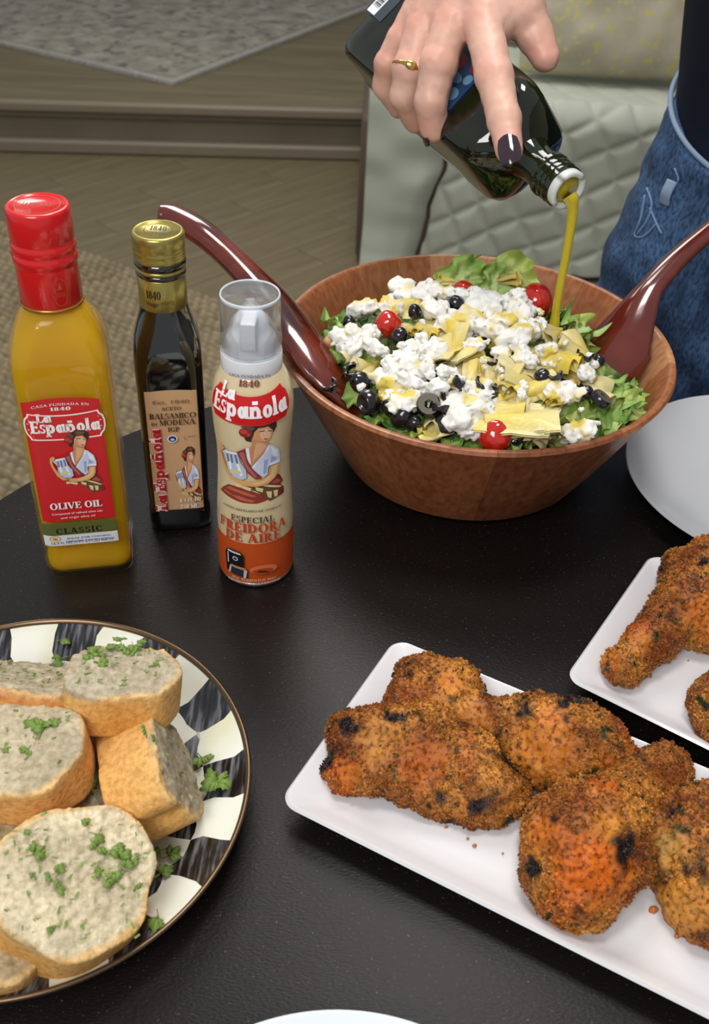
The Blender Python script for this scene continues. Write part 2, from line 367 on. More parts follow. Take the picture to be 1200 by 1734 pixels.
def platter(label, A, B, dl, ln, group=None):
    """A: far left corner, B: near left corner (world), dl: long direction"""
    A, B = np.array(A[:2]), np.array(B[:2]); s = nrm(np.append(A - B, 0))[:2]; wd = np.linalg.norm(A - B) + .003; dl = nrm(np.append(dl, 0))[:2]; dl = nrm(dl - (dl @ s) * s * .9)
    c = (A + B) / 2 + dl * ln / 2; R2 = np.stack([dl, s], 1)
    p = thing('serving_platter', label, 'platter', (c[0], c[1], T))
    L = []
    for ins, r, z in ((.030, .006, 0), (.024, .008, .0), (.022, .008, .002), (.006, .009, .011), (.0015, .010, .0150), (.0, .010, .0165), (.0012, .0095, .0178), (.003, .009, .0172), (.012, .008, .0100), (.020, .008, .0068), (.028, .006, .0060), (.06, .004, .0058)):
        q = rect_loop(ln / 2 - ins, wd / 2 - ins, r, 6) @ R2.T + c; L.append(np.concatenate([q, np.full((len(q), 1), T + z)], 1))
    o = mesh('dish', loft(L), M['white'], p); auto(o, 50); return p
zr = T + .017
A1, B1, C1, D1 = PZ(668, 1082, zr), PZ(473, 1355, zr), PZ(1200, 1294, zr), PZ(1148, 1736, zr)
platter('white rectangular platter holding the most chicken, nearest the camera', A1, B1, nrm(nrm(C1 - A1) + nrm(D1 - B1))[:2], .315)
A2, B2, E2_ = PZ(1102, 938, zr), PZ(957, 1146, zr), PZ(1200, 1266, zr)
platter('white rectangular platter at the right edge with a chicken drumstick by its corner', A2, B2, (E2_ - B2)[:2], .315)
# checked bread plate
PCC = np.array([-.163, .3165]); PR = .1165
bp = thing('bread_plate', 'black and cream checked enamel plate with a bronze rim under the bread', 'plate', (PCC[0], PCC[1], T))
M['chk_c'] = mat('enamel_cream', '#dcdcc8', .12, coat=.8, noise=(30, [(.3, '#d3d2b4'), (.6, '#e2e3d6')], 2))
M['chk_k'] = mat('enamel_black', '#2a2a2c', .12, coat=.8, noise=(42, [(.38, '#0e0e10'), (.5, '#2a2a2d'), (.72, '#7d7e82')], 3), stretch=(9, 1, 1))
M['bronze'] = mat('bronze_rim', '#6e5a44', .3, metal=.8)
M['enamel_under'] = mat('enamel_underside', '#b8b4ae', .25, coat=.5)
NS = 26; sub = 5; NA = NS * sub; rings = [(.001, .0035, None), (.022, .0035, 0), (.045, .0036, 1), (.068, .004, 2), (.075, .0060, 3), (.084, .0093, 3), (.0915, .0120, 3), (.098, .0150, 4), (.1085, .0195, 4), (.1145, .0222, 5)]
V, F, mi = [], [], []
for k, (r, z, b) in enumerate(rings):
    for i in range(NA):
        a = 2 * math.pi * i / NA; wob = 0
        if k in (2, 3, 6): wob = .0016 * math.sin(a * 17 + k) + .001 * math.sin(a * 31)
        sw = .014 * math.sin(k * 2.1 + 3 * a)
        V.append((PCC[0] + (r + wob) * math.cos(a + sw), PCC[1] + (r + wob) * math.sin(a + sw), T + z))
for k in range(1, len(rings)):
    band = [0, 0, 1, 2, 3, 3, 3, 4, 4][k - 1]; band = {1: 0, 2: 0, 3: 1, 4: 2, 5: 2, 6: 2, 7: 3, 8: 3, 9: 3}[k]
    for i in range(NA):
        j = (i + 1) % NA; F.append(((k - 1) * NA + i, (k - 1) * NA + j, k * NA + j, k * NA + i)); mi.append(((i // sub) + band) % 2)
o = mesh('checked_face', (V, F), [M['chk_c'], M['chk_k']], bp, True, mi=mi)
mesh('rim', lathe([(.1140, .0215), (.1150, .0212), (.1166, .0222), (.1170, .0236), (.1160, .0246), (.1146, .0240), (.1138, .0222)], 128, (PCC[0], PCC[1], T), False, False), M['bronze'], bp)
mesh('underside', lathe([(.001, .001), (.070, 0.0), (.073, .001), (.092, .009), (.1162, .0215), (.1144, .0214), (.09, .0105), (.07, .0028), (.001, .0026)], 96, (PCC[0], PCC[1], T), False, False), M['enamel_under'], bp)
# ================================================================== SALAD BOWL
BC = PZ(787, 800, T); BC = np.array([.0825, .664]); BH, BR, BB = .103, .1455, .0875
bowl = thing('salad_bowl', 'large wooden salad bowl made of glued staves, full of salad', 'bowl', (BC[0], BC[1], T))
def wood(name, a, b, c):
    return mat(name, b, .38, coat=.15, noise=(70, [(.15, a), (.5, b), (.9, c)], 7, .4), stretch=(3.2, 3.2, .18), fine=(0.1, 2, 3, a), bump=(120, .12))
WD = [wood('stave_wood_a', '#6b3b22', '#985e38', '#b07a50'), wood('stave_wood_b', '#532d1b', '#7c482b', '#976343'), wood('stave_wood_c', '#865436', '#b17a52', '#c4966c'), wood('stave_wood_d', '#653620', '#8f5432', '#a66d47')]
def brad(z): t = z / BH; return BB + .003 + (BR - BB - .003) * (t ** .92)
prof = [(brad(.008), .008)] + [(brad(z), z) for z in (.03, .05, .07, .09)] + [(BR - .0006, BH - .003), (BR - .0018, BH - .0006), (BR - .0045, BH), (BR - .0068, BH - .0015)] + [(brad(z) - .0075, z) for z in (.09, .07, .05, .03)] + [(brad(.012) - .008, .012)]
seams = [-88, -52, -8, 14, 48, 78, 103, 131, 176, 214, 244]; seams = sorted(seams); seams.append(seams[0] + 360)
cyc = [1, 0, 2, 3, 0, 2, 0, 3, 1, 0, 3]
for i in range(len(seams) - 1):
    a0, a1 = math.radians(seams[i]) + .0006, math.radians(seams[i + 1]) - .0006; m = max(5, int((a1 - a0) / .05)); L = []
    for a in np.linspace(a0, a1, m): L.append([(BC[0] + r * math.cos(a), BC[1] + r * math.sin(a), T + z) for r, z in prof])
    o = mesh('stave', loft(L), WD[cyc[i]], bowl); auto(o, 50)
mesh('base', lathe([(BB - .004, 0), (BB - .001, .001), (BB + .0015, .006), (brad(.010) + .0002, .0105), (BB - .004, .011)], 96, (BC[0], BC[1], T)), wood('base_wood', '#8e5f3c', '#a5744c', '#b5875f'), bowl)
def sz(x, y):                               # top surface of the salad
    r = math.hypot(x - BC[0], y - BC[1]) / .135
    return T + .086 + .034 * max(0, 1 - r * r) ** .8
def salad_pt(px, py, dz=0):
    z = T + .1
    for _ in range(6):
        p = PZ(px, py, z); z = sz(p[0], p[1]) + dz
    return PZ(px, py, z)
M['lettuce'] = mat('lettuce_leaf', '#5f8a35', .4, attr=True, sss=.15, ssscol=(.003, .004, .001), bump=(300, .25), noise=(45, [(.3, '#c8d8b0'), (.6, '#ffffff')], 4))
M['bedmat'] = mat('chopped_greens', '#3c4f22', .6, noise=(90, [(.35, '#1c240f'), (.5, '#44602a'), (.7, '#8c9a56')], 4), bump=(120, .8, .004))
V, F = lathe([(.092 + .0, .014), (.105, .05), (.122, .078), (.105, .088), (.07, .100), (.03, .106), (.001, .108)], 64, (BC[0], BC[1], T))
V = V + np.stack([0 * V[:, 0], 0 * V[:, 0], .004 * vn(V[:, 0] * 90, V[:, 1] * 90, V[:, 2] * 90)], 1)
bed = mesh('chopped_greens', (V, F), M['bedmat'], org=(BC[0], BC[1], T + .02), kind='stuff'); tag(bed, 'mass of chopped greens under the salad toppings in the wooden bowl', 'salad')
def xf(V, p, s=1, R=None):
    V = np.asarray(V) * s
    if R is not None: V = V @ np.asarray(R).T
    return V + np.asarray(p)
def euler(a, b, c): return np.array(Matrix.Rotation(c, 3, 'Z') @ Matrix.Rotation(b, 3, 'Y') @ Matrix.Rotation(a, 3, 'X'))
def frame(n, up=(0, 0, 1)):
    n = nrm(n); x = np.cross(up, n)
    if np.linalg.norm(x) < 1e-3: x = np.array([1., 0, 0])
    x = nrm(x); return np.stack([x, np.cross(n, x), n], 1)
def place(proto, p, s=1, rot=None, label=None, group=None, cat=None, first=[None]):
    o = proto.copy(); COL.objects.link(o); o.location = p; o.scale = (s,) * 3 if np.ndim(s) == 0 else s
    if rot is not None: o.rotation_euler = rot
    if label: o['label'] = label
    if group: o['group'] = group
    return o
PROTO = []
def proto(name, vf, m, cat, col=None, smooth=True):
    o = mesh(name, vf, m, None, smooth, col); o['category'] = cat; PROTO.append(o); return o
# lettuce
def leaf(seed, col_in, col_out, n=26, curl=.5, ruff=1.0):
    u = np.linspace(-1, 1, n); U_, V_ = np.meshgrid(u, u, indexing='ij'); r = np.sqrt(U_ ** 2 + V_ ** 2); th = np.arctan2(V_, U_)
    k = np.maximum(np.abs(U_), np.abs(V_)) / np.maximum(r, 1e-6); x, y = U_ * k, V_ * k; r = np.sqrt(x * x + y * y)   # square to disc
    out = 1 + .09 * np.sin(3 * th + seed) + .05 * np.sin(7 * th + seed * 2)
    z = curl * (.45 * y * y - .2 * x * x) + ruff * .20 * r ** 2 * np.sin(7 * th + seed) + .14 * ruff * vn(x * 4 + seed, y * 4, 0 * x, seed) + .05 * vn(x * 11, y * 11, 0 * x + seed, 1) - .06 * np.exp(-(y / .06) ** 2)
    P = np.stack([x * out, y * out * .75, z], -1).reshape(-1, 3)
    t = np.clip(r ** 1.2 + .25 * vn(x * 5, y * 5, 0 * x, seed + 2), 0, 1).reshape(-1, 1); t = t * (1 - np.exp(-(y.reshape(-1, 1) / .07) ** 2) * .9)
    c = lin(col_in) * (1 - t) + lin(col_out) * t
    I = np.arange(n * n).reshape(n, n); f = np.stack([I[:-1, :-1], I[1:, :-1], I[1:, 1:], I[:-1, 1:]], -1).reshape(-1, 4)
    return np.concatenate([P, P - [0, 0, .02]]), np.concatenate([f, f[:, ::-1] + n * n]), np.concatenate([c, c])
LP = []
for i, (a, b, cu, ru) in enumerate((('#c9da86', '#6b9a3c', .6, 1), ('#d3e098', '#86b04a', .9, 1.2), ('#93b055', '#456f2b', .4, .8), ('#e2e6a0', '#a9be55', .8, 1.1), ('#e6ecc4', '#94b85c', 1.3, 1.3))):
    v, f, c = leaf(i * 3 + 1, a, b, 26, cu, ru); o = proto('lettuce_leaf', (v, f), M['lettuce'], 'lettuce', c); LP.append(o)
# feta
M['feta'] = mat('feta_cheese', '#e4e1d8', .6, attr=True, sss=.12, ssscol=(.003, .003, .002), bump=(420, .5, .0008))
FP = []
for i in range(7):
    rs = np.random.RandomState(i + 20); cc = [(rs.uniform(-.55, .55), rs.uniform(-.4, .4), rs.uniform(-.15, .2), rs.uniform(.28, .5)) for _ in range(9)]
    def f(X, Y, Z, cc=cc, i=i):
        d = 9
        for a, b, c, r in cc: d = smin(d, np.sqrt((X - a) ** 2 + (Y - b) ** 2 + (Z - c) ** 2) - r, .07)
        return d + .16 * vn(X * 4.5, Y * 4.5, Z * 4.5, i) + .07 * vn(X * 11, Y * 11, Z * 11, i + 4)
    V, F = snet(f, (-1.3, -1.2, -.9), (1.3, 1.2, 1.0), .085)
    t = np.clip(vn(V[:, 0] * 1.6, V[:, 1] * 1.6, V[:, 2], i + 9) * 1.8 - (.55 if i % 3 else .0), 0, 1)[:, None]
    c = lin('#f2f0ea') * (1 - t) + lin('#e2cb5c') * t
    FP.append(proto('feta_chunk', (V, F), M['feta'], 'cheese', c))
# olives
M['olive'] = mat('black_olive', '#16131a', .18, coat=.5); M['olive_in'] = mat('olive_flesh', '#5f574a', .35, coat=.3)
def ring(Ro, Ri, h, n=28):
    L = []
    for r, z in ((Ri, -h), (Ro * .82, -h), (Ro, -h * .5), (Ro, h * .5), (Ro * .86, h), (Ri, h), (Ri, -h)):
        a = np.linspace(0, 2 * math.pi, n, endpoint=False); L.append(np.stack([r * np.cos(a), r * np.sin(a), np.full(n, z)], 1))
    return loft(L, False, False)
V, F = ring(1, .38, .42); mi = [0 if 1 <= (i // 28) <= 3 else 1 for i in range(len(F))]
o = mesh('olive_ring', (V, F), [M['olive'], M['olive_in']], None, True, mi=mi); o['category'] = 'olive'; auto(o, 40); OR = o; PROTO.append(o)
def oval(seed, rz=1.25, dent=.0):
    def f(X, Y, Z):
        d = ellip(X, Y, Z, (0, 0, 0), (1, 1, rz)) + .05 * vn(X * 2, Y * 2, Z * 2, seed)
        if dent: d = np.maximum(d, -(np.sqrt((X - .25) ** 2 + (Y - 1.0) ** 2 + Z ** 2 * .5) - dent))
        return d
    return snet(f, (-1.3, -1.3, -rz - .3), (1.3, 1.3, rz + .3), .12)
OV = proto('olive_half', oval(3, 1.2, .55), M['olive'], 'olive')
V, F = snet(lambda X, Y, Z: np.maximum(np.abs(np.sqrt(X ** 2 + Y ** 2) - 1) - .17, np.maximum(np.abs(Z) - .36 + .1 * np.sin(X * 5), Y - .2)), (-1.3, -1.3, -.6), (1.3, .4, .6), .07)
OS = proto('olive_slice', (V, F), M['olive'], 'olive')
# tomato, chickpea
M['tomato'] = mat('tomato_skin', '#b3170f', .12, coat=.8, sss=.1, noise=(2, [(.3, '#a8120c'), (.7, '#c22a16')]))
TM = proto('cherry_tomato', oval(5, 1.02), M['tomato'], 'tomato')
M['chickpea'] = mat('chickpea_skin', '#c79b62', .45, sss=.1, noise=(3, [(.3, '#bd8a50'), (.7, '#d3ad78')]))
CH = proto('chickpea', oval(8, 1.08, .25), M['chickpea'], 'chickpea')
# artichoke heart: nested curved petals
M['arti'] = mat('artichoke_flesh', '#c5b05a', .35, attr=True, sss=.15, ssscol=(.003, .003, .001), noise=(14, [(.3, '#efe6c8'), (.7, '#ffffff')], 4), stretch=(4, .6, 1), bump=(60, .3), coat=.15)
AP = []
for i in range(4):
    rs = np.random.RandomState(40 + i); parts, cols = [], []
    for k in range(6 if i < 3 else 2):
        n = 11; u = np.linspace(-1, 1, n); U_, V_ = np.meshgrid(u, u, indexing='ij'); wd_ = .5 * (1 - .55 * (V_ * .5 + .5) ** 2)
        x = U_ * wd_; y = V_ * .95; z = .42 * (1 - U_ ** 2) * (.6 + .2 * V_) + .08 * k - .25 + .05 * vn(x * 4, y * 3, 0 * x + k, i)
        P = np.stack([x, y, z], -1).reshape(-1, 3); R = euler(rs.uniform(-.25, .25), rs.uniform(-.55, .55), rs.uniform(-.5, .5)); P = P @ R.T + rs.uniform(-.22, .22, 3) * [1.6, .8, .5]
        I = np.arange(n * n).reshape(n, n); f = np.stack([I[:-1, :-1], I[1:, :-1], I[1:, 1:], I[:-1, 1:]], -1).reshape(-1, 4)
        parts.append((np.concatenate([P, P - [0, 0, .05]]), np.concatenate([f, f[:, ::-1] + n * n])))
        t = np.clip(.5 + .5 * V_.reshape(-1, 1) + rs.uniform(-.3, .3), 0, 1); c = lin('#e2dab0') * (1 - t) + lin(['#dcc450', '#d2bd58', '#e2cf66', '#ddd293'][i]) * t; cols.append(np.concatenate([c, c]))
    V, F = join(parts); AP.append(proto('artichoke_heart', (V, F), M['arti'], 'artichoke', np.concatenate(cols)))
def wh(px, py):                             # words for where in the bowl
    return ('left' if px < 690 else 'middle' if px < 880 else 'right') + (' back' if py < 545 else ' centre' if py < 660 else ' front')
def put(pr, px, py, rpx, dz=0, tilt=None, rz=None, flat=1, name='', group=None, label=None, yaw=None):
    p = salad_pt(px, py, dz); d = np.dot(p - CAM, FW); s = rpx * d / FPX
    t = tilt if tilt is not None else (random.uniform(-.5, .5), random.uniform(-.5, .5)); z_ = yaw if yaw is not None else random.uniform(0, 6.28)
    o = place(pr, p, (s, s, s * flat), (t[0], t[1], z_)); o['label'] = label or name.replace('@', wh(px, py))
    o['group'] = group if group else name.replace('@', wh(px, py)).split(' in the ')[0] + ' ' + wh(px, py)
    return o
G = 'crumbled feta on the salad'
for px, py, r, i in ((615, 524, 27, 0), (588, 574, 30, 1), (612, 583, 28, 2), (640, 590, 24, 3), (688, 497, 32, 4), (724, 492, 30, 5), (755, 497, 22, 6), (660, 520, 20, 0), (735, 522, 28, 1), (683, 607, 30, 2), (655, 642, 34, 3), (703, 622, 26, 4), (735, 592, 30, 5), (760, 562, 34, 6), (792, 545, 32, 0), (818, 520, 38, 1), (853, 513, 34, 2), (790, 505, 22, 3), (872, 540, 28, 4), (895, 520, 20, 5), (830, 560, 28, 6), (868, 575, 36, 0), (896, 558, 26, 1), (888, 600, 24, 2), (850, 597, 22, 3), (800, 588, 22, 4), (738, 657, 30, 5), (690, 680, 30, 6), (665, 668, 24, 0), (722, 628, 18, 1), (793, 697, 42, 2), (772, 686, 30, 3), (822, 690, 24, 4), (800, 726, 30, 5), (748, 682, 18, 6), (808, 664, 26, 0), (757, 632, 22, 1), (885, 662, 14, 2), (920, 595, 20, 3), (988, 632, 22, 4), (960, 665, 32, 5), (985, 730, 30, 6), (940, 668, 22, 0), (1003, 612, 14, 2), (700, 650, 26, 3), (672, 625, 22, 4), (715, 575, 16, 5), (845, 545, 26, 6)):
    put(FP[i], px, py, r * 1.32, .010 + random.uniform(0, .006), flat=.8, name='crumbled white feta chunk in the @ of the salad')
rr = random.Random(3)
fc = []
for k in range(46):
    px, py = rr.choice(((600, 560), (640, 655), (700, 600), (760, 660), (820, 600), (870, 640), (930, 600), (800, 710), (960, 690), (900, 545), (720, 540), (990, 720), (850, 740))); px += rr.uniform(-35, 35); py += rr.uniform(-22, 22)
    put(FP[k % 7], px, py, rr.uniform(5, 10), .019, name='tiny feta crumb in the @ of the salad')
for px, py, r, i in ((742, 560, 26, 0), (700, 562, 22, 1), (722, 598, 22, 2), (882, 642, 34, 0), (850, 655, 34, 1), (838, 690, 38, 2), (905, 700, 34, 3), (945, 610, 40, 0), (978, 600, 30, 1), (1010, 655, 32, 3), (780, 607, 34, 2), (803, 640, 26, 0), (735, 712, 30, 3), (875, 725, 46, 2), (922, 735, 30, 1), (645, 560, 20, 2), (765, 585, 26, 1), (830, 630, 26, 3), (905, 655, 26, 2), (930, 565, 26, 0), (700, 520, 22, 1), (905, 625, 26, 3), (780, 660, 22, 0), (740, 730, 24, 2), (865, 700, 30, 0), (625, 625, 18, 1), (600, 600, 16, 3), (850, 480, 22, 2), (762, 478, 18, 0), (925, 680, 26, 1)):
    put(AP[i], px, py, r * 1.4, .006 + random.uniform(0, .006), name='pale yellow artichoke piece in the @ of the salad')
for px, py, r, tl, yw, nm in ((725, 686, 21, (.75, 0), 0, 'sliced olive ring with grey flesh at the front of the salad'), (1017, 676, 19, (.2, .5), .4, 'black olive ring in the lettuce near the right server')):
    put(OR, px, py, r, .022, tl, yaw=yw, name=nm, group=nm)
for k, (px, py, r) in enumerate(((676, 570, 17), (702, 528, 14), (772, 517, 19), (610, 648, 22), (680, 705, 24), (624, 682, 24), (755, 722, 24), (775, 725, 17), (917, 640, 17), (878, 741, 17), (868, 515, 15), (994, 665, 13), (700, 718, 17), (590, 545, 13), (1012, 612, 14), (660, 690, 18))):
    put(OV, px, py, r * .82, .013, name='black olive half in the @ of the salad')
for k, (px, py, r) in enumerate(((783, 652, 17), (765, 668, 17), (745, 690, 16), (822, 648, 16), (830, 665, 12), (990, 600, 13), (600, 628, 16), (832, 612, 9), (938, 632, 13), (555, 650, 13))):
    put(OS, px, py, r, .018, name='curved black olive slice in the @ of the salad')
for px, py, r, nm in ((656, 549, 20, 'left'), (784, 496, 18, 'back middle'), (905, 511, 27, 'back right, the largest'), (838, 738, 26, 'front edge')):
    put(TM, px, py, r * 1.15, .010, (.3, .4), name='red cherry tomato at the ' + nm + ' of the salad', group='cherry tomato ' + nm)
for px, py, r in ((560, 582, 14), (668, 524, 11), (942, 682, 12), (936, 655, 8), (967, 650, 9), (900, 735, 8), (812, 640, 8), (1002, 640, 9)):
    put(CH, px, py, r, .008, name='beige chickpea in the @ of the salad')
for px, py, r, i, tl, yw in ((784, 472, 38, 1, (1.0, 0), .3), (800, 462, 26, 3, (1.1, .3), 1.2), (862, 472, 42, 3, (.9, 0), 0), (840, 478, 30, 1, (.9, -.3), .8), (972, 556, 40, 4, (.6, .5), 1.5), (985, 565, 34, 3, (.5, .9), .5), (955, 540, 30, 1, (.8, .2), 2.), (572, 545, 28, 1, (.3, .3), 2.), (597, 540, 22, 2, (0, .2), .5), (600, 612, 46, 1, (.35, -.2), .4), (575, 605, 40, 2, (.2, .3), 1.1), (630, 600, 30, 0, None, 1), (1060, 672, 32, 1, (.6, .4), 1.), (1040, 690, 40, 0, (.3, 0), .3), (1005, 705, 44, 1, (.1, .1), 2.2), (1065, 690, 28, 3, (.7, .2), .2), (965, 705, 40, 3, (.1, 0), .2), (1000, 715, 36, 0, None, 1.6), (925, 715, 36, 3, (.2, .3), .6), (700, 728, 36, 2, (0, 0), .3), (655, 706, 36, 2, None, .8), (730, 736, 30, 3, None, .1), (805, 742, 34, 2, None, .4), (920, 745, 34, 3, None, .5), (880, 748, 30, 1, None, 1.5), (640, 690, 26, 2, None, 0), (610, 668, 26, 0, None, .7), (560, 625, 30, 2, None, .7), (570, 570, 22, 0, None, .7), (740, 590, 26, 0, None, .3), (800, 650, 30, 1, None, .3), (900, 580, 30, 1, None, .9), (690, 560, 30, 2, None, .2), (850, 720, 34, 0, None, .5), (640, 530, 26, 2, None, .5), (720, 660, 30, 1, None, 2), (930, 530, 28, 1, None, 2), (960, 640, 28, 2, None, 1), (1020, 640, 24, 1, None, 1), (980, 740, 26, 1, None, 1), (770, 745, 22, 0, None, 1), (980, 620, 24, 2, None, 2), (1080, 660, 20, 0, (.5, .5), 1), (1050, 705, 26, 2, None, 1)):
    put(LP[i], px, py, r * 1.25, -.001 + (.012 if (py < 480 or px > 1040) else 0), tl, yaw=yw, name='green lettuce leaf in the @ of the salad')
for o in PROTO: bpy.data.objects.remove(o)
ORD = ['leftmost', 'second from left', 'third from left', 'fourth from left', 'fifth from left', 'sixth from left', 'seventh from left', 'eighth from left', 'ninth from left', 'tenth from left', 'eleventh from left', 'twelfth from left', 'thirteenth from left', 'rightmost']
def screenx(o): v = np.array(o.location) - CAM; return (v @ RT) / (v @ FW)
def number(names, mx=14):
    D = {}
    for o in COL.objects:
        if o.parent is None and o.name.split('.')[0] in names and 'label' in o: D.setdefault(o['label'], []).append(o)
    for l, os__ in D.items():
        if 1 < len(os__) <= mx:
            for i, o in enumerate(sorted(os__, key=screenx)): o['label'] = l + ', ' + (ORD[i] if i < len(os__) - 1 else 'rightmost')
number({'feta_chunk', 'artichoke_heart', 'olive_half', 'olive_slice', 'chickpea', 'lettuce_leaf'})
# servers
M['server'] = mat('red_wood_lacquer', '#5a1d12', .16, coat=.9, noise=(12, [(.3, '#34100c'), (.5, '#5e1f13'), (.75, '#8a3a1e')], 4, .8), stretch=(1, 1, .5))
def server(name, label, P, rad, fl, dish, tip):
    p = thing(name, label, 'spoon', tuple(P[-1]))
    pts = catmull(P, 10); k = len(pts); s = np.linspace(0, 1, k); R_ = np.interp(s, np.linspace(0, 1, len(rad)), rad); F_ = np.interp(s, np.linspace(0, 1, len(fl)), fl); D_ = np.interp(s, np.linspace(0, 1, len(dish)), dish)
    o = mesh('spoon_body', tube(pts, R_, 22, F_, dish=-D_), M['server'], p); return p
zt = T
server('salad_server', 'dark red wooden salad server at left, its handle rising behind the spray can',
       [PZ(640, 705, zt + .078), PZ(600, 672, zt + .088), PZ(545, 620, zt + .104), PZ(500, 565, zt + .117), PZ(462, 512, zt + .128), PZ(425, 470, zt + .139), PZ(378, 424, zt + .151), PZ(335, 390, zt + .160), PZ(292, 368, zt + .164), PZ(270, 364, zt + .165)],
       [.006, .0155, .017, .017, .0145, .0120, .0110, .0112, .0116, .0085], [.003, .005, .006, .008, .0085, .0085, .0085, .009, .009, .008], [0, .002, .002, .001, 0, 0, 0, 0, 0, 0], 0)
server('salad_server', 'dark red wooden salad server at right, its handle running off the frame',
       [PZ(1018, 658, zt + .078), PZ(1028, 622, zt + .090), PZ(1045, 580, zt + .103), PZ(1072, 535, zt + .117), PZ(1100, 490, zt + .130), PZ(1150, 435, zt + .145), PZ(1205, 388, zt + .158), PZ(1270, 340, zt + .172), PZ(1330, 300, zt + .180)],
       [.012, .023, .026, .017, .0098, .0088, .0086, .009, .005], [.002, .0025, .003, .0045, .006, .0062, .006, .005, .003], [.006, .009, .009, .003, 0, 0, 0, 0, 0], 0)
# ================================================================== PRINT: polygons in a label plane
def rectp(x0, x1, y0, y1): return [(x0, y0), (x1, y0), (x1, y1), (x0, y1)]
def arcp(cx, cy, rx, ry, a0, a1, tx, ty):
    o = []; n = max(4, int(abs(a1 - a0) / 18)); P = []
    for i in range(n + 1):
        a = math.radians(a0 + (a1 - a0) * i / n); P.append(((cx + rx * math.cos(a), cy + ry * math.sin(a)), (cx + (rx - tx) * math.cos(a), cy + (ry - ty) * math.sin(a))))
    for i in range(n): o.append([P[i][0], P[i + 1][0], P[i + 1][1], P[i][1]])
    return o
def seg(x0, y0, x1, y1, w_):
    d = math.hypot(x1 - x0, y1 - y0) or 1; h = w_ / 2
    if abs(y1 - y0) > abs(x1 - x0) * .3: return [(x0 - h, y0), (x0 + h, y0), (x1 + h, y1), (x1 - h, y1)]
    nx, ny = -(y1 - y0) / d * h, (x1 - x0) / d * h; return [(x0 + nx, y0 + ny), (x1 + nx, y1 + ny), (x1 - nx, y1 - ny), (x0 - nx, y0 - ny)]
def glyph(c, K=.19, k=.075):
    """slab/serif capitals on a unit height cell: (polygons, advance)"""
    s = .085; o = []
    def V(x, y0=0, y1=1, w_=K, b=1, t=1):
        o.append(rectp(x - w_ / 2, x + w_ / 2, y0, y1))
        if b: o.append(rectp(x - w_ / 2 - s, x + w_ / 2 + s, y0, y0 + k))
        if t: o.append(rectp(x - w_ / 2 - s, x + w_ / 2 + s, y1 - k, y1))
    def H(x0, x1, y, h=k): o.append(rectp(x0, x1, y - h / 2, y + h / 2))
    A = lambda *a: o.extend(arcp(*a)); x = .19
    if c == ' ': return [], .35
    if c == 'A': o += [seg(.1, 0, .4, 1, k * 1.2), seg(.72, 0, .42, 1, K)]; H(.2, .62, .33); H(0, .24, k / 2); H(.54, .88, k / 2); return o, .92
    if c == 'B': V(x); A(.32, .74, .3, .26, -90, 90, K, k); A(.34, .27, .33, .27, -90, 90, K, k); return o, .78
    if c in 'CG': A(.45, .5, .42, .52, 42, 318, K, k); o.append(rectp(.70, .70 + k, .66, .98)); o.append(rectp(.72, .72 + k, .06, .28) if c == 'C' else rectp(.62, .62 + K, .0, .45)); return o, .88
    if c == 'D': V(x); A(.35, .5, .45, .5, -90, 90, K, k); H(x, .38, 1 - k / 2); H(x, .38, k / 2); return o, .9
    if c in 'EF':
        V(x); H(x, .62, 1 - k / 2); H(x, .5, .52); o.append(rectp(.57, .57 + k, .74, 1)); o.append(rectp(.47, .47 + k, .4, .64))
        if c == 'E': H(x, .64, k / 2); o.append(rectp(.60, .60 + k, 0, .28))
        return o, .74
    if c == 'H': V(x); V(.7); H(x, .7, .5); return o, .92
    if c == 'I': V(x); return o, .40
    if c == 'J': V(.25, .1); A(.12, .18, .22, .18, 180, 360, k, k); return o, .46
    if c == 'L': V(x); H(x, .62, k / 2); o.append(rectp(.58, .58 + k, 0, .3)); return o, .70
    if c == 'M': V(.14, w_=k); V(.86); o += [seg(.16, 1, .5, .08, K), seg(.84, 1, .5, .08, k)]; return o, 1.06
    if c in 'NÑ': V(.14, w_=k); V(.74, w_=k, b=0); o.append(seg(.16, .98, .73, .02, K)); return o, .92
    if c in 'OQ0': rx = .44 if c != '0' else .33; A(rx + .02, .5, rx, .52, 0, 360, K, k); return o, 2 * rx + .08
    if c in 'PR':
        V(x); A(.34, .73, .32, .27, -90, 90, K, k); H(x, .36, 1 - k / 2); H(x, .36, .49)
        if c == 'R': o.append(seg(.66, 0, .40, .48, K)); H(.56, .84, k / 2)
        return o, .84 if c == 'R' else .72
    if c in 'Ss': A(.32, .74, .28, .27, 40, 262, K * .8, k * 1.3); A(.32, .27, .30, .28, 82, -140, K * .8, k * 1.3); o.append(rectp(.5, .5 + k, .72, 1)); o.append(rectp(.04, .04 + k, 0, .28)); return o, .68
    if c == 'T': V(.38, t=0); H(.03, .73, 1 - k / 2); o += [rectp(.02, .02 + k, .74, 1), rectp(.68, .68 + k, .74, 1)]; return o, .78
    if c == 'U': V(.17, .3, 1, b=0); V(.72, .3, 1, k, b=0); A(.44, .32, .36, .33, 180, 360, K * .9, k); return o, .9
    if c in 'VY': o += [seg(.12, 1, .42, 0, K), seg(.74, 1, .44, 0, k)]; H(0, .3, 1 - k / 2); H(.6, .86, 1 - k / 2); return o, .86
    if c == 'Z': H(.05, .62, 1 - k / 2); H(.05, .64, k / 2); o.append(seg(.12, 0, .56, 1, K)); return o, .7
    if c == '1': V(.22, t=0); o.append(seg(.06, .78, .2, .98, k)); return o, .46
    if c == '8': A(.33, .75, .26, .25, 0, 360, K * .8, k); A(.33, .27, .31, .28, 0, 360, K * .9, k); return o, .7
    if c == '4': V(.46, t=0); H(.02, .66, .3); o.append(seg(.05, .3, .44, 1, k)); return o, .72
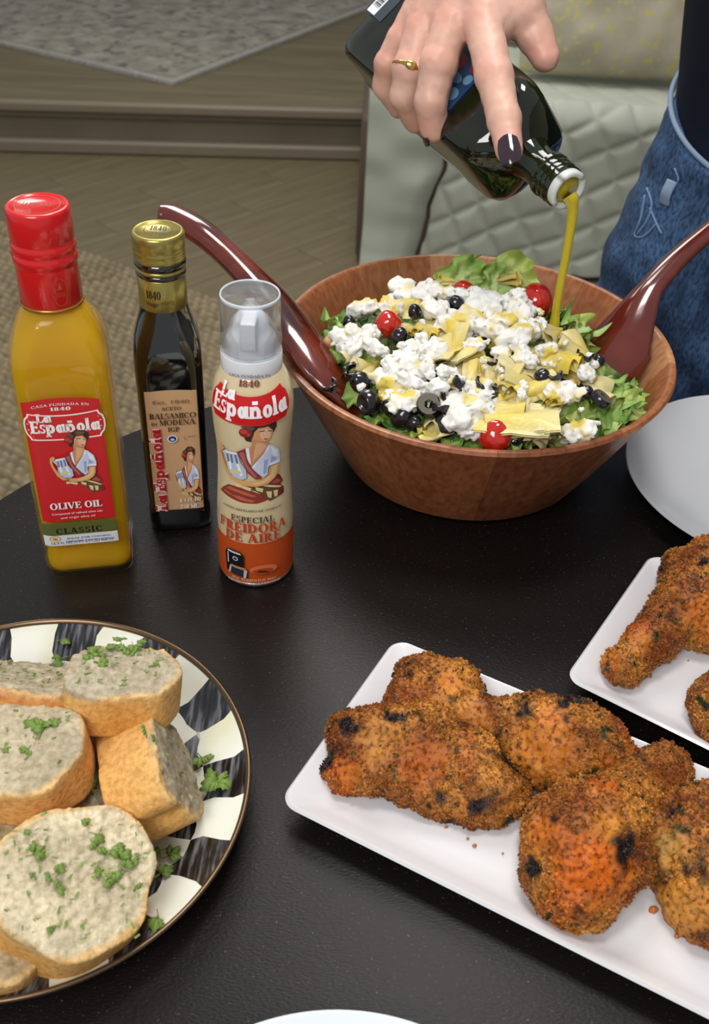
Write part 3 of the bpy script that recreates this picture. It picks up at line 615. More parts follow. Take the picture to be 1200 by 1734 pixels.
    if c in '69': 
        y = .3 if c == '6' else .7; A(.33, y, .3, .3, 0, 360, K * .9, k); o.append(seg(.12, .4, .42, 1, K) if c == '6' else seg(.25, 0, .55, .6, K)); return o, .7
    if c in '25': o.append(rectp(.05, .6, 0, .1) if c == '2' else rectp(.12, .56, .9, 1)); A(.3, .68 if c == '2' else .33, .28, .31, -40, 170, K, k); o.append(seg(.08, .05, .5, .5, k) if c == '2' else rectp(.12, .22, .5, 1)); return o, .66
    if c == '7': H(.05, .6, .95); o.append(seg(.2, 0, .55, .95, K)); return o, .64
    if c == '3': A(.28, .75, .26, .25, -90, 170, K, k); A(.28, .26, .3, .27, 190, 450, K, k); return o, .64
    # heavy lowercase
    if c == 'a': A(.30, .32, .29, .34, 0, 360, K * 1.0, k * 1.4); V(.60, 0, .68, K, 0, 0); H(.55, .78, k / 2); return o, .80
    if c == 'p': V(.17, -.32, .68, K, 1, 0); H(.02, .2, .68 - k / 2); A(.42, .33, .32, .35, -150, 150, K, k * 1.4); return o, .82
    if c == 'n' or c == 'ñ':
        V(.17, 0, .66, K, 1, 0); H(.02, .2, .66 - k / 2); V(.62, 0, .45, K, 1, 0); A(.42, .40, .30, .28, 0, 170, K, k * 1.6)
        if c == 'ñ': H(.2, .6, .84, k * 1.5)
        return o, .88
    if c == 'o': A(.36, .33, .34, .36, 0, 360, K, k * 1.4); return o, .76
    if c == 'l': V(.17, 0, 1.02, K, 1, 0); H(.02, .2, 1.0 - k / 2); return o, .42
    if c == '.': o.append(rectp(.06, .2, 0, .14)); return o, .28
    return [rectp(.05, .4, .2, .6)], .5
def word(t, x0, x1, y, h, K=.19, k=.075, curve=None, rot=False, track=.0, sq=None):
    """text between x0 and x1 on baseline y; curve(x) adds to the baseline; rot reads upward"""
    gl = []; ad = 0
    for c in t:
        g, a = glyph(c if c in 'apñnols' and c != 's' else (c if c in 'ABCDEFGHIJLMNÑOPQRSTUVYZ0123456789 .' else c.upper() if c != 's' else 's'), K, k)
        sc_ = .72 if c == 's' else 1; gl.append(([[(ad + X * sc_, Y * sc_) for X, Y in p] for p in g])); ad += a * sc_ + track
    ad -= track; S = (x1 - x0) / ad; o = []
    for g in gl:
        for p in g: o.append([(x0 + X * S, y + Y * h + (curve(x0 + X * S) if curve else 0)) for X, Y in p])
    if rot: o = [[(-(Y - y) + y, X) for X, Y in p] for p in o]
    return o
def font_text(t, x0, x1, y, h):
    cu = bpy.data.curves.new('t', 'FONT'); cu.body = t; cu.size = 1; ob = bpy.data.objects.new('t', cu); COL.objects.link(ob)
    dg = bpy.context.evaluated_depsgraph_get(); me = bpy.data.meshes.new_from_object(ob.evaluated_get(dg)); V = np.array([v.co[:2] for v in me.vertices])
    if not len(V): return []
    V[:, 0] = x0 + (V[:, 0] - V[:, 0].min()) / (V[:, 0].max() - V[:, 0].min()) * (x1 - x0); V[:, 1] = y + V[:, 1] * h / .7
    P = [[tuple(V[i]) for i in p.vertices] for p in me.polygons]
    bpy.data.objects.remove(ob); bpy.data.curves.remove(cu); bpy.data.meshes.remove(me); return P
def ell(cx, cy, rx, ry, n=20): return [(cx + rx * math.cos(2 * math.pi * i / n), cy + ry * math.sin(2 * math.pi * i / n)) for i in range(n)]
PM = {}
def ink(c, rough=.4):
    if c not in PM: PM[c] = mat('print_ink_' + c[1:], c, rough)
    return PM[c]
def printed(name, layers, mapf, parent, maxlen=None, step=.00006, base=.0002, zw=.25):
    """layers: (colour, [polygons]) from the bottom up; mapf(P (n,2), offset) -> world"""
    V, F, mi, ms = [], [], [], []; o = 0
    for li, (c, polys) in enumerate(layers):
        m = ink(c)
        if m not in ms: ms.append(m)
        k = ms.index(m)
        for p in polys:
            if len(p) > 4:
                tr = tessellate_polygon([[Vector((a, b, 0)) for a, b in p]]); tris = [[p[i] for i in t] for t in tr]
            else: tris = [p] if len(p) == 3 else [[p[0], p[1], p[2]], [p[0], p[2], p[3]]]
            st_ = [tuple(map(tuple, t)) for t in tris]
            while st_:
                t = st_.pop(); e = [abs(t[i][0] - t[(i + 1) % 3][0]) + zw * abs(t[i][1] - t[(i + 1) % 3][1]) for i in range(3)]; i = max(range(3), key=lambda q: e[q])
                if maxlen and e[i] > maxlen:
                    a, b, c3 = t[i], t[(i + 1) % 3], t[(i + 2) % 3]; md = ((a[0] + b[0]) / 2, (a[1] + b[1]) / 2); st_ += [(a, md, c3), (md, b, c3)]; continue
                ar = (t[1][0] - t[0][0]) * (t[2][1] - t[0][1]) - (t[2][0] - t[0][0]) * (t[1][1] - t[0][1])
                if ar < 0: t = (t[0], t[2], t[1])
                V.append(mapf(np.array(t), base + li * step)); F.append((o, o + 1, o + 2)); o += 3; mi.append(k)
    return mesh(name, (np.concatenate(V), F), ms, parent, False, mi=mi)
# the woman with a jug, traced once; coordinates 0..1 x 0..1 (y up)
def artn(P, curved=True):
    o = []
    for X, Y in P:
        th = math.asin(max(-.98, min(.98, (X - 575) / 500))); Yc = Y + 210 * (1 - math.cos(th)); o.append(((X - 120) / 840, 1 - (Yc - 415) / 1135))
    return o
_W = [
 ('#8a3a2c', [[(120, 1400), (180, 1365), (270, 1320), (400, 1330), (560, 1380), (720, 1450), (760, 1500), (620, 1550), (450, 1545), (300, 1500), (160, 1430)]]),
 ('#c0604a', [[(230, 1370), (300, 1345), (470, 1390), (620, 1450), (560, 1460), (400, 1410)], [(300, 1450), (420, 1460), (600, 1510), (560, 1535), (430, 1510)], [(180, 1400), (230, 1400), (330, 1450), (300, 1460)]]),
 ('#6b4a30', [[(460, 1290), (560, 1280), (900, 1300), (955, 1350), (960, 1440), (850, 1490), (760, 1530), (700, 1450), (600, 1380), (470, 1340)]]),
 ('#e0cf9a', [[(640, 1300), (760, 1300), (940, 1340), (900, 1360), (740, 1330)], [(600, 1320), (690, 1350), (680, 1400), (610, 1370)], [(720, 1390), (790, 1400), (780, 1490), (740, 1470)], [(810, 1390), (870, 1390), (860, 1470), (820, 1480)], [(470, 1310), (560, 1340), (540, 1380), (440, 1340)], [(380, 1290), (470, 1310), (430, 1340), (370, 1330)]]),
 ('#7f2f2c', [[(740, 1300), (850, 1180), (900, 1180), (955, 1270), (900, 1320), (800, 1315)], [(890, 1370), (960, 1350), (960, 1430), (890, 1470)]]),
 ('#b2564c', [[(770, 1290), (850, 1220), (930, 1270), (880, 1295)]]),
 ('#3d2a22', [[(560, 470), (640, 415), (760, 410), (830, 440), (835, 510), (800, 590), (780, 560), (740, 500), (640, 530), (600, 580), (580, 640), (570, 700), (520, 690), (500, 650), (540, 600), (520, 540)]]),
 ('#7a5238', [[(620, 470), (700, 430), (780, 440), (760, 480), (660, 500)], [(640, 440), (690, 420), (650, 480)]]),
 ('#5a554c', [[(465, 505), (560, 465), (610, 520), (560, 560), (520, 530)]]),
 ('#8f2a22', [ell(515, 578, 66, 62)]), ('#c2473a', [ell(500, 565, 36, 30), ell(545, 600, 18, 18)]),
 ('#d39a72', [[(600, 570), (640, 515), (740, 500), (790, 555), (780, 620), (755, 680), (700, 708), (640, 690), (590, 650)]]),
 ('#e6b794', [[(650, 540), (730, 520), (770, 570), (760, 640), (700, 690), (660, 640)]]),
 ('#4a2c22', [[(650, 553), (705, 545), (705, 556), (652, 566)], [(735, 552), (778, 560), (776, 570), (735, 562)]]), ('#a83a34', [[(690, 655), (735, 652), (725, 668), (700, 668)]]),
 ('#c98c62', [[(575, 645), (600, 660), (700, 710), (740, 690), (745, 760), (700, 850), (565, 1035), (550, 900), (545, 785), (575, 740)]]),
 ('#e0ac82', [[(620, 700), (700, 715), (725, 760), (670, 850), (580, 960), (600, 800)]]),
 ('#c9d2ea', [[(740, 735), (790, 755), (870, 820), (895, 930), (885, 1005), (760, 1030), (742, 1060), (740, 1150), (690, 1190), (630, 1130), (565, 1045), (700, 850)]]),
 ('#e9edf6', [[(770, 770), (850, 830), (870, 920), (800, 900)], [(740, 760), (760, 780), (640, 960), (590, 1050), (567, 1040), (700, 850)], [(505, 790), (545, 770), (562, 1015), (530, 960)], [(880, 960), (888, 1000), (760, 1032), (760, 1010)]]),
 ('#98a8d0', [[(700, 950), (740, 940), (720, 1130), (690, 1140)], [(780, 900), (850, 950), (770, 990)]]),
 ('#8c3b3c', [[(410, 845), (510, 780), (522, 920), (570, 1060), (660, 1165), (665, 1200), (600, 1205), (520, 1120), (470, 980), (430, 880)]]), ('#b0655e', [[(440, 850), (490, 830), (520, 1000), (620, 1170), (600, 1190), (510, 1060)]]),
 ('#b9c4dc', [[(225, 860), (270, 835), (420, 850), (450, 990), (505, 1080), (512, 1190), (460, 1220), (370, 1195), (300, 1130), (280, 1040), (290, 960)]]),
 ('#eef1f6', [[(270, 840), (415, 852), (420, 875), (275, 870)], [(300, 990), (340, 980), (350, 1100), (320, 1090)], [(400, 990), (430, 1000), (470, 1150), (440, 1180)]]),
 ('#5d6a8e', [[(290, 880), (310, 880), (320, 990), (300, 990)], [(340, 880), (360, 885), (365, 1000), (345, 1000)], [(390, 880), (408, 880), (425, 1000), (405, 1000)]]),
 ('#d8cf8e', [[(310, 1090), (390, 1080), (460, 1110), (440, 1140), (350, 1135)]]),
 ('#d9a56a', [[(190, 775), (240, 768), (272, 810), (215, 860), (235, 960), (285, 1080), (330, 1165), (450, 1235), (430, 1265), (330, 1225), (255, 1120), (200, 950), (178, 850)],
   [(872, 1008), (862, 1110), (830, 1190), (740, 1270), (620, 1302), (500, 1295), (385, 1245), (360, 1195), (470, 1225), (560, 1238), (660, 1210), (740, 1155), (765, 1035)]]),
 ('#e8bd88', [[(850, 1015), (840, 1110), (800, 1190), (700, 1255), (600, 1275), (560, 1255), (680, 1225), (770, 1150), (790, 1040)]])]
WOMAN = [(c, [artn(p) for p in ps]) for c, ps in _W]
def woman(x0, x1, y0, y1, skip=0): return [(c, [[(x0 + a * (x1 - x0), y0 + b * (y1 - y0)) for a, b in p] for p in ps]) for c, ps in WOMAN[skip:]]
def banner(x0, x1, y0, y1, sag, n=14, inset=0, notch=True):
    w_ = x1 - x0; h = y1 - y0; P = []; f = lambda t, s_: -sag * (1 - (2 * t - 1) ** 2) * s_
    a, b = (x0 + w_ * .07, x1 - w_ * .07)
    for i in range(n + 1): t = i / n; P.append((b + (a - b) * t, y1 + f(t, 1)))
    P += [(a - w_ * .015, y1 - h * .12), (x0 + w_ * .02, y1 - h * .2), (x0, y1 - h * .38), (x0, y1 - h * .62), (x0 + w_ * .02, y1 - h * .8), (a - w_ * .015, y0 + h * .1)]
    for i in range(n + 1): t = i / n; P.append((a + (b - a) * t, y0 + f(t, .5)))
    P += [(b + w_ * .015, y0 + h * .1), (x1 - w_ * .02, y0 + h * .2), (x1, y0 + h * .38), (x1, y0 + h * .62), (x1 - w_ * .02, y1 - h * .2), (b + w_ * .015, y1 - h * .12)]
    return P[::-1]
def brandword(x0, x1, y, h, sag):
    cx = (x0 + x1) / 2; W_ = (x1 - x0) / 2; f = lambda x: -sag * (1 - ((x - cx) / W_) ** 2)
    return word('La', x0 + (x1 - x0) * .10, x0 + (x1 - x0) * .32, y + h * .80, h * .66, .27, .13, f) + word('Española', x0, x1, y, h * .92, .27, .12, f)
# ================================================================== SPRAY CAN
cf = PZ(428, 997, T); CR = .0256; CC = np.array([cf[0] - .0005, cf[1] + CR]); 
can = thing('spray_can', 'cream and orange aerosol cooking oil can with a clear cap', 'spray can', (CC[0], CC[1], T))
zs = [0, .0015, .004, .02, .045, .065, .080, .092, .104, .118, .130, .138, .145, .151, .156, .159]; rs_ = [.0232, .0244, .0250, .0252, .0250, .0240, .0230, .0227, .0230, .0242, .0249, .0247, .0236, .0216, .0190, .0176]
def canr(z): return np.interp(z, zs, rs_)
zz = np.linspace(.0, .159, 64); from_ = [(float(canr(z)), z) for z in zz]
M['can'] = mat('can_enamel', '#dbc9a0', .28, coat=.5); M['can_o'] = mat('can_orange', '#c4501f', .28, coat=.5); M['silver'] = mat('can_metal', '#b9b9bb', .25, metal=1)
o = mesh('body', lathe([(r, z) for r, z in from_ if z >= .004], 96, (CC[0], CC[1], T)), M['can'], can)
mesh('bottom_rim', lathe([(.0225, 0), (.0245, .0002), (.0252, .002), (.0251, .0042)], 96, (CC[0], CC[1], T)), M['silver'], can)
phc = math.atan2(-CC[0], CC[1])           # direction of the camera seen from the can
def zfront(py, c=CC, r=.025): return PY(600, py, c[1] - r)[2] - T
def zat(px, py, yy): return PY(px, py, yy)[2] - T
def cyl(c, rf, face, mm=True):
    def f(P, off):
        z = P[:, 1]; r = rf(z) if callable(rf) else np.full(len(z), rf); th = face + P[:, 0] / .025
        return np.stack([c[0] + (r + off) * np.sin(th), c[1] - (r + off) * np.cos(th), T + z], 1)
    return f
mc = cyl(CC, canr, phc * .35)
yc = CC[1] - .025; Z_ = lambda y: zat(427, y, yc)
cw = .0245
lay = [('#c4501f', [rectp(-math.pi * .025 + q * math.pi * .0025, -math.pi * .025 + (q + 1) * math.pi * .0025, .0042, Z_(921)) for q in range(20)])]
wy0, wy1 = Z_(855), Z_(711)
lay += woman(-.0262, .0240, wy0, wy1)
b0, b1 = Z_(715), Z_(665)
lay += [('#c9171b', [banner(-.0262, .0262, b0, b1, .0038)]), ('#f6f3f3', brandword(-.0238, .0240, b0 + (b1 - b0) * .22, (b1 - b0) * .62, .0012)),
        ('#7a3b2c', word('CASA FUNDADA EN', -.0165, .0165, Z_(651) + .0008, .0018, curve=lambda x: -(x / .0165) ** 2 * .001) + word('1840', -.0075, .0075, Z_(664) + .0008, .0036, .25, .1)),
        ('#4b4038', word('ACEITE REFINADO DE SEMILLAS', -.020, .020, Z_(866), .0016) + word('ESPECIAL', -.0135, .0140, Z_(884), .0046)),
        ('#c2401f', word('FREIDORA', -.0225, .0225, Z_(900), .0072, .22, .09, track=.04) + word('DE AIRE', -.0175, .0180, Z_(916), .0072, .22, .09, track=.04))]
fx, fy = -.0120, .0135
lay += [('#17181c', [[(fx - .0055, fy), (fx + .006, fy - .002), (fx + .0065, fy + .016), (fx + .004, fy + .019), (fx - .004, fy + .0195), (fx - .0062, fy + .016)]]),
        ('#d7d9de', [[(fx - .004, fy + .0185), (fx + .004, fy + .018), (fx + .005, fy + .0165), (fx - .0045, fy + .017)], [(fx - .0045, fy + .007), (fx - .0038, fy + .007), (fx - .0038, fy + .016), (fx - .0045, fy + .016)], ell(fx + .001, fy + .0125, .0018, .0018)]),
        ('#2d2f35', [ell(fx + .001, fy + .0125, .0012, .0012), [(fx - .004, fy - .001), (fx + .0085, fy - .003), (fx + .0085, fy + .004), (fx - .003, fy + .005)]]),
        ('#c3c9d2', [[(fx + .006, fy - .0028), (fx + .0075, fy - .003), (fx + .0085, fy + .004), (fx + .0065, fy + .0045)], [(fx - .004, fy - .001), (fx - .0028, fy - .0012), (fx - .0018, fy + .0048), (fx - .003, fy + .005)]]),
        ('#b98a58', [[(fx - .003, fy + .005), (fx + .0085, fy + .004), (fx + .007, fy + .0062), (fx - .002, fy + .0068)]]),
        ('#d9774a', [ell(.0065, .0185, .0085, .0042)]), ('#b04a1c', [ell(.006, .0170, .0065, .0028)]), ('#5a2410', [[(.002, .0165), (.010, .0155), (.008, .0175), (.004, .0185)]]),
        ('#f0c9a4', word('TUS ALIMENTOS MAS', -.0135, .0140, .0086, .0019) + word('CRUJIENTES Y SABROSOS', -.0165, .0170, .0058, .0019))]
printed('label_print', lay, mc, can, .0026, zw=.8)
M['cap_w'] = mat('white_plastic', '#dcdee2', .3, sss=.1); M['cap_t'] = mat('clear_plastic', '#eef2f6', .12, trans=.93, ior=1.12, alpha=1); M['cap_t'].node_tree.nodes['Principled BSDF'].inputs['Alpha'].default_value = .55
c3 = (CC[0], CC[1], T)
mesh('valve_collar', lathe([(.0150, .1555), (.0176, .1555), (.0181, .1575), (.0181, .1680), (.0176, .1688), (.0150, .1700), (.014, .1705)], 80, c3), M['cap_w'], can)
V, F = snet(lambda X, Y, Z: smin(smin(ellip(X, Y, Z, (0, .001, .172), (.0156, .0150, .012)), capsule(X, Y, Z, (0, .001, .170), (0, .001, .1835), .0130, .0105), .003), np.maximum(np.abs(X) - .0045, np.maximum(np.abs(Y + .007) - .0085, np.abs(Z - .184) - .0085)), .0015), (-.02, -.02, .156), (.02, .02, .2), .0009)
mesh('nozzle', (V + [c3[0], c3[1], T], F), M['cap_w'], can)
mesh('clear_cap', lathe([(.0172, .1690), (.0179, .1690), (.0172, .2010), (.0166, .2035), (.001, .2040), (.001, .2032), (.0160, .2027), (.0164, .2008), (.0171, .1700)], 80, c3), M['cap_t'], can)
mesh('cap_rim', lathe([(.0170, .2020), (.0173, .2030), (.0169, .2041), (.0164, .2041), (.0161, .2033)], 80, c3, False, False), mat('cap_edge', '#cfd6dc', .25, alpha=.8), can)
# ================================================================== OLIVE OIL BOTTLE
def sqloops(prof, c, ang, n=8):
    R2 = np.array([[math.cos(ang), -math.sin(ang)], [math.sin(ang), math.cos(ang)]]); L = []
    for hs, r, z in prof:
        q = rect_loop(hs, hs, r, n) @ R2.T; L.append(np.stack([c[0] + q[:, 0], c[1] + q[:, 1], np.full(len(q), T + z)], 1))
    return L
ob_ = PZ(140, 981, T); OA = math.radians(13); hsO = .0292; OC = np.array([ob_[0] - .001, ob_[1] + hsO + .001])
oil = thing('olive_oil_bottle', 'square glass bottle of golden olive oil with a red cap and red label', 'bottle', (OC[0], OC[1], T))
def glassmat(name, col, rough=.02, trans=1.0, ior=1.45, alpha=1): return mat(name, col, rough, trans=trans, ior=ior, coat=.0, alpha=alpha)
M['glass'] = glassmat('clear_glass', '#f4f7ee')
M['glass'].node_tree.nodes['Principled BSDF'].inputs['Alpha'].default_value = .35
M['glass'].node_tree.nodes['Principled BSDF'].inputs['Coat Weight'].default_value = 1.0
M['oil'] = mat('olive_oil', '#e6b41a', .08, trans=.35, ior=1.15, sss=.7, ssscol=(.04, .03, .006), coat=.3)
po = [(.0262, .010, 0), (.0285, .011, .002), (.0290, .011, .006), (.0290, .011, .016), (.0282, .011, .022), (.0288, .011, .027), (.0290, .011, .04), (.0290, .011, .150), (.0287, .012, .160), (.0275, .014, .169), (.0250, .0165, .177), (.0215, .018, .184), (.0182, .0178, .190), (.0168, .0168, .197), (.0160, .0160, .215), (.0155, .0155, .238)]
o = mesh('glass', loft(sqloops(po, OC, OA)), M['glass'], oil)
pin = [(hs - .0022, max(r - .002, .006) if hs > .02 else r - .0022, z + (.005 if z < .003 else (.004 if z < .007 else 0))) for hs, r, z in po if z < .196]
mesh('oil', loft(sqloops(pin, OC, OA)), M['oil'], oil)
M['red'] = mat('red_capsule', '#cf1a1c', .25, coat=.5)
c4 = (OC[0], OC[1], T)
mesh('cap', lathe([(.0172, .1915), (.0176, .192), (.0170, .214), (.0171, .2155), (.0178, .2165), (.0179, .2205), (.0172, .2215), (.0172, .2225), (.0177, .2235), (.0176, .227), (.0170, .2278), (.0170, .2290), (.0174, .2300), (.0171, .2455), (.0166, .2470), (.0150, .2476), (.0146, .2468), (.001, .2468)], 96, c4), M['red'], oil)
mesh('gold_band', lathe([(.0177, .1905), (.0179, .1905), (.0179, .1924), (.0177, .1924)], 96, c4, False, False), mat('gold_foil', '#b98a2e', .3, metal=.7), oil)
Rz = np.array([[math.cos(OA), -math.sin(OA)], [math.sin(OA), math.cos(OA)]])
def flatmap(c, ang, hs, rc):
    """front face of a rounded square bottle; wraps round the corner"""
    fl_ = hs - rc
    def f(P, off):
        o = []
        for u, z in P:
            au = abs(u); s_ = 1 if u > 0 else -1
            if au <= fl_: x, y = u, -(hs + off)
            else:
                t = (au - fl_) / rc; x = s_ * (fl_ + (rc + off) * math.sin(t)); y = -(fl_ + (rc + off) * math.cos(t))
            o.append((c[0] + x * math.cos(ang) - y * math.sin(ang), c[1] + x * math.sin(ang) + y * math.cos(ang), T + z))
        return np.array(o)
    return f
fm = flatmap(OC, OA, .0290, .011); yo = OC[1] - .029
z0, z1 = zat(130, 915, yo), zat(90, 676, yo)
l0, l1 = -.0245, .0205; lw = l1 - l0; lc = (l0 + l1) / 2; ZO = lambda y: zat(130 - (915 - y) * .16, y, yo)
top = [(l1 - lw * i / 12, z1 - .0015 + .0025 * (1 - (i / 6 - 1) ** 2)) for i in range(13)]
arcb = lambda x: -.0018 * ((x - lc) / .02) ** 2
bz0, bz1 = ZO(742), ZO(697)
fr_ = banner(l0 - .0003, l1 + .0018, bz0, bz1, .0022); fr2 = banner(l0 + .0007, l1 + .0008, bz0 + .0009, bz1 - .0009, .0022)
lay = [('#c9252a', [[(l0, ZO(880)), (l1, ZO(880))] + top]), ('#c9252a', [fr_]), ('#f3ede6', [fr_]), ('#cf2a2d', [fr2]),
       ('#f1e9e2', word('CASA FUNDADA EN', l0 + .006, l1 - .006, ZO(688) + .0008, .0017, curve=arcb) + word('1840', lc - .006, lc + .006, ZO(694) - .0002, .0024, .25, .1)),
       ('#f6f1ee', brandword(l0 + .0035, l1 - .0012, bz0 + (bz1 - bz0) * .27, (bz1 - bz0) * .5, .0006))]
lay += woman(l0 + .009, l1 - .004, ZO(836), ZO(728), 2)
lay += [('#f6f1ee', word('OLIVE OIL', l0 + .0065, l1 - .0065, ZO(857), .0052, .24, .09) + font_text('Composed of refined olive oils', l0 + .007, l1 - .007, ZO(866), .0016) + font_text('and virgin olive oil', l0 + .012, l1 - .012, ZO(873), .0016)),
        ('#5f6334', [rectp(l0, l1, ZO(900), ZO(880))]), ('#1c1d12', word('CLASSIC', l0 + .0075, l1 - .0085, ZO(898), .0046, .22, .09, track=.12)),
        ('#dfe0e2', [rectp(l0, l1, z0 - .001, ZO(900))]), ('#c9a845', [ell(l0 + .0065, (ZO(900) + z0) / 2 + .001, .0034, .0026)]), ('#dfe0e2', [ell(l0 + .0065, (ZO(900) + z0) / 2 + .001, .0026, .0019)]), ('#c98a2c', [ell(l0 + .0065, (ZO(900) + z0) / 2 + .001, .0014, .0012)]),
        ('#44527e', word('IDEAL FOR COOKING', l0 + .0135, l1 - .004, ZO(907), .0013) + word('GRILLING AND ROASTING', l0 + .0125, l1 - .002, ZO(912), .0013) + font_text('16.9 FL OZ (1 PT 0.9 OZ) 500 ml', l0 + .004, l1 - .003, z0 + .0004, .0019))]
printed('front_label', lay, fm, oil, .003)
# faint gold print on the red capsule
cm = cyl(OC, .0172, math.radians(35)); printed('capsule_print', [('#b5502a', [p for r_ in (.0062,) for p in arcp(0, .203, r_, .0085, 0, 360, .0004, .0004)] + word('LA ESPAÑOLA', -.0045, .0045, .200, .0028) + [[(-.002, .2045), (0, .209), (.002, .2045)]])], cm, oil, .002, base=.0007)
def topmap(c, z):
    def f(P, off): return np.stack([c[0] + P[:, 0], c[1] + P[:, 1], np.full(len(P), T + z + off)], 1)
    return f
printed('cap_print', [('#a8522e', arcp(0, 0, .0125, .0125, 0, 360, .0005, .0005) + word('LA ESPAÑOLA', -.008, .008, -.002, .004))], topmap(OC, .2468), oil)
# ================================================================== BALSAMIC VINEGAR BOTTLE
vb = PZ(300, 899, T); VA = math.radians(11); VC = np.array([vb[0] - .001, vb[1] + .0215])
vin = thing('vinegar_bottle', 'dark glass bottle of balsamic vinegar with a gold cap and tan label', 'bottle', (VC[0], VC[1], T))
M['vglass'] = mat('dark_glass', '#08090c', .05, coat=1, spec=.8)
pv = [(.0195, .009, 0), (.0212, .009, .002), (.0216, .009, .008), (.0214, .009, .018), (.0205, .009, .022), (.0210, .009, .027), (.0212, .009, .04), (.0214, .009, .118), (.0216, .010, .130), (.0212, .013, .142), (.0196, .0155, .151), (.0172, .0160, .158), (.0155, .0150, .164), (.0143, .0143, .170), (.0140, .0140, .196)]
mesh('glass', loft(sqloops(pv, VC, VA)), M['vglass'], vin)
M['gold'] = mat('gold_cap', '#a99a55', .28, metal=.75)
c5 = (VC[0], VC[1], T)
mesh('neck_label', lathe([(.0146, .1680), (.0149, .1685), (.0147, .1880), (.0144, .1884)], 80, c5, False, False), M['gold'], vin)
mesh('neck_ring', lathe([(.0138, .1884), (.0152, .1890), (.0156, .1900), (.0152, .1912), (.0146, .1918)], 80, c5), M['vglass'], vin)
mesh('gold_ring', lathe([(.0146, .1915), (.0153, .1920), (.0154, .1935), (.0148, .1942)], 80, c5), M['gold'], vin)
mesh('upper_ring', lathe([(.0145, .194), (.0157, .1950), (.0161, .1965), (.0156, .1985), (.0148, .1990)], 80, c5), M['vglass'], vin)
mesh('cap', lathe([(.0152, .1985), (.0156, .1990), (.0156, .2015), (.0152, .2025), (.0157, .2035), (.0157, .2050), (.0152, .2060), (.0157, .2070), (.0158, .2140), (.0152, .2155), (.0135, .2160), (.0130, .2152), (.001, .2152)], 80, c5), M['gold'], vin)
printed('cap_print', [('#3c3a2a', word('1840', -.0050, .0050, 0.0005, .0055, .25) + arcp(0, .001, .0085, .0085, 0, 360, .0003, .0003) + word('VINEGAR', -.0055, .0055, -.0045, .0024))], topmap(VC, .2152), vin)
nm_ = cyl(VC, .0149, math.radians(2)); printed('neck_print', [('#2a2416', word('1840', -.0135, .0025, .1775, .0052, .2, .08) + font_text('Vinegar', -.0145, -.0005, .1725, .0030) + [p for q in range(5) for p in arcp(.0035 + q * .0028, .1745 + .0006 * (q % 2), .0013, .0010, 20, 300, .0003, .0003)])], nm_, vin, .0015)
vm = flatmap(VC, VA, .0212, .009); yv = VC[1] - .0212; ZV = lambda y: zat(285, y, yv)
a0, a1 = -.0165, .0165
def upw(ps): return [[(-.0082 - Y, X) for X, Y in p] for p in ps]
def vlab(P, off): return vm(P, off + .0003)
top = [(a1 - (a1 - a0) * i / 10, ZV(663) + .0012 * (1 - (i / 5 - 1) ** 2)) for i in range(11)]
lay = [('#caa27a', [[(a0, ZV(861)), (a1, ZV(861))] + top])]
lay += woman(-.0035, a1 - .0005, ZV(852), ZV(756), 2)
lay += [('#7a5a3c', font_text('Est. 1840', a0 + .005, a1 - .005, ZV(681), .0026)),
        ('#4a3226', word('ACETO', -.0065, .0062, ZV(692), .0026) + word('BALSAMICO', a0 + .0022, a1 - .0015, ZV(706), .0042) + word('DI', a0 + .003, a0 + .0065, ZV(717), .0024) + word('MODENA', a0 + .0080, a1 - .002, ZV(717), .0042) + word('IGP', -.0035, .0042, ZV(728), .0036)),
        ('#e9e4dc', [ell(-.0010, ZV(740), .0034, .0030)]), ('#2b3a86', [ell(-.0010, ZV(740), .0026, .0023)]), ('#c9d6ee', [ell(-.0010, ZV(741), .0013, .0009)]),
        ('#6b5138', word('S', .0065, .0078, ZV(742), .0022) + word('MODENA', .0090, .0145, ZV(738), .0010)),
        ('#f4d9d9', upw(word('La Española', ZV(858), ZV(722), 0, .0072, .44, .26))), ('#b8202c', upw(word('La Española', ZV(858), ZV(722), 0, .0072, .27, .12))),
        ('#efe6da', word('8.5 FL OZ', .0005, .0150, ZV(846), .0030, .24, .1) + word('250 ML', .0005, .0130, ZV(857), .0036, .24, .1))]
printed('front_label', lay, vlab, vin, .004)
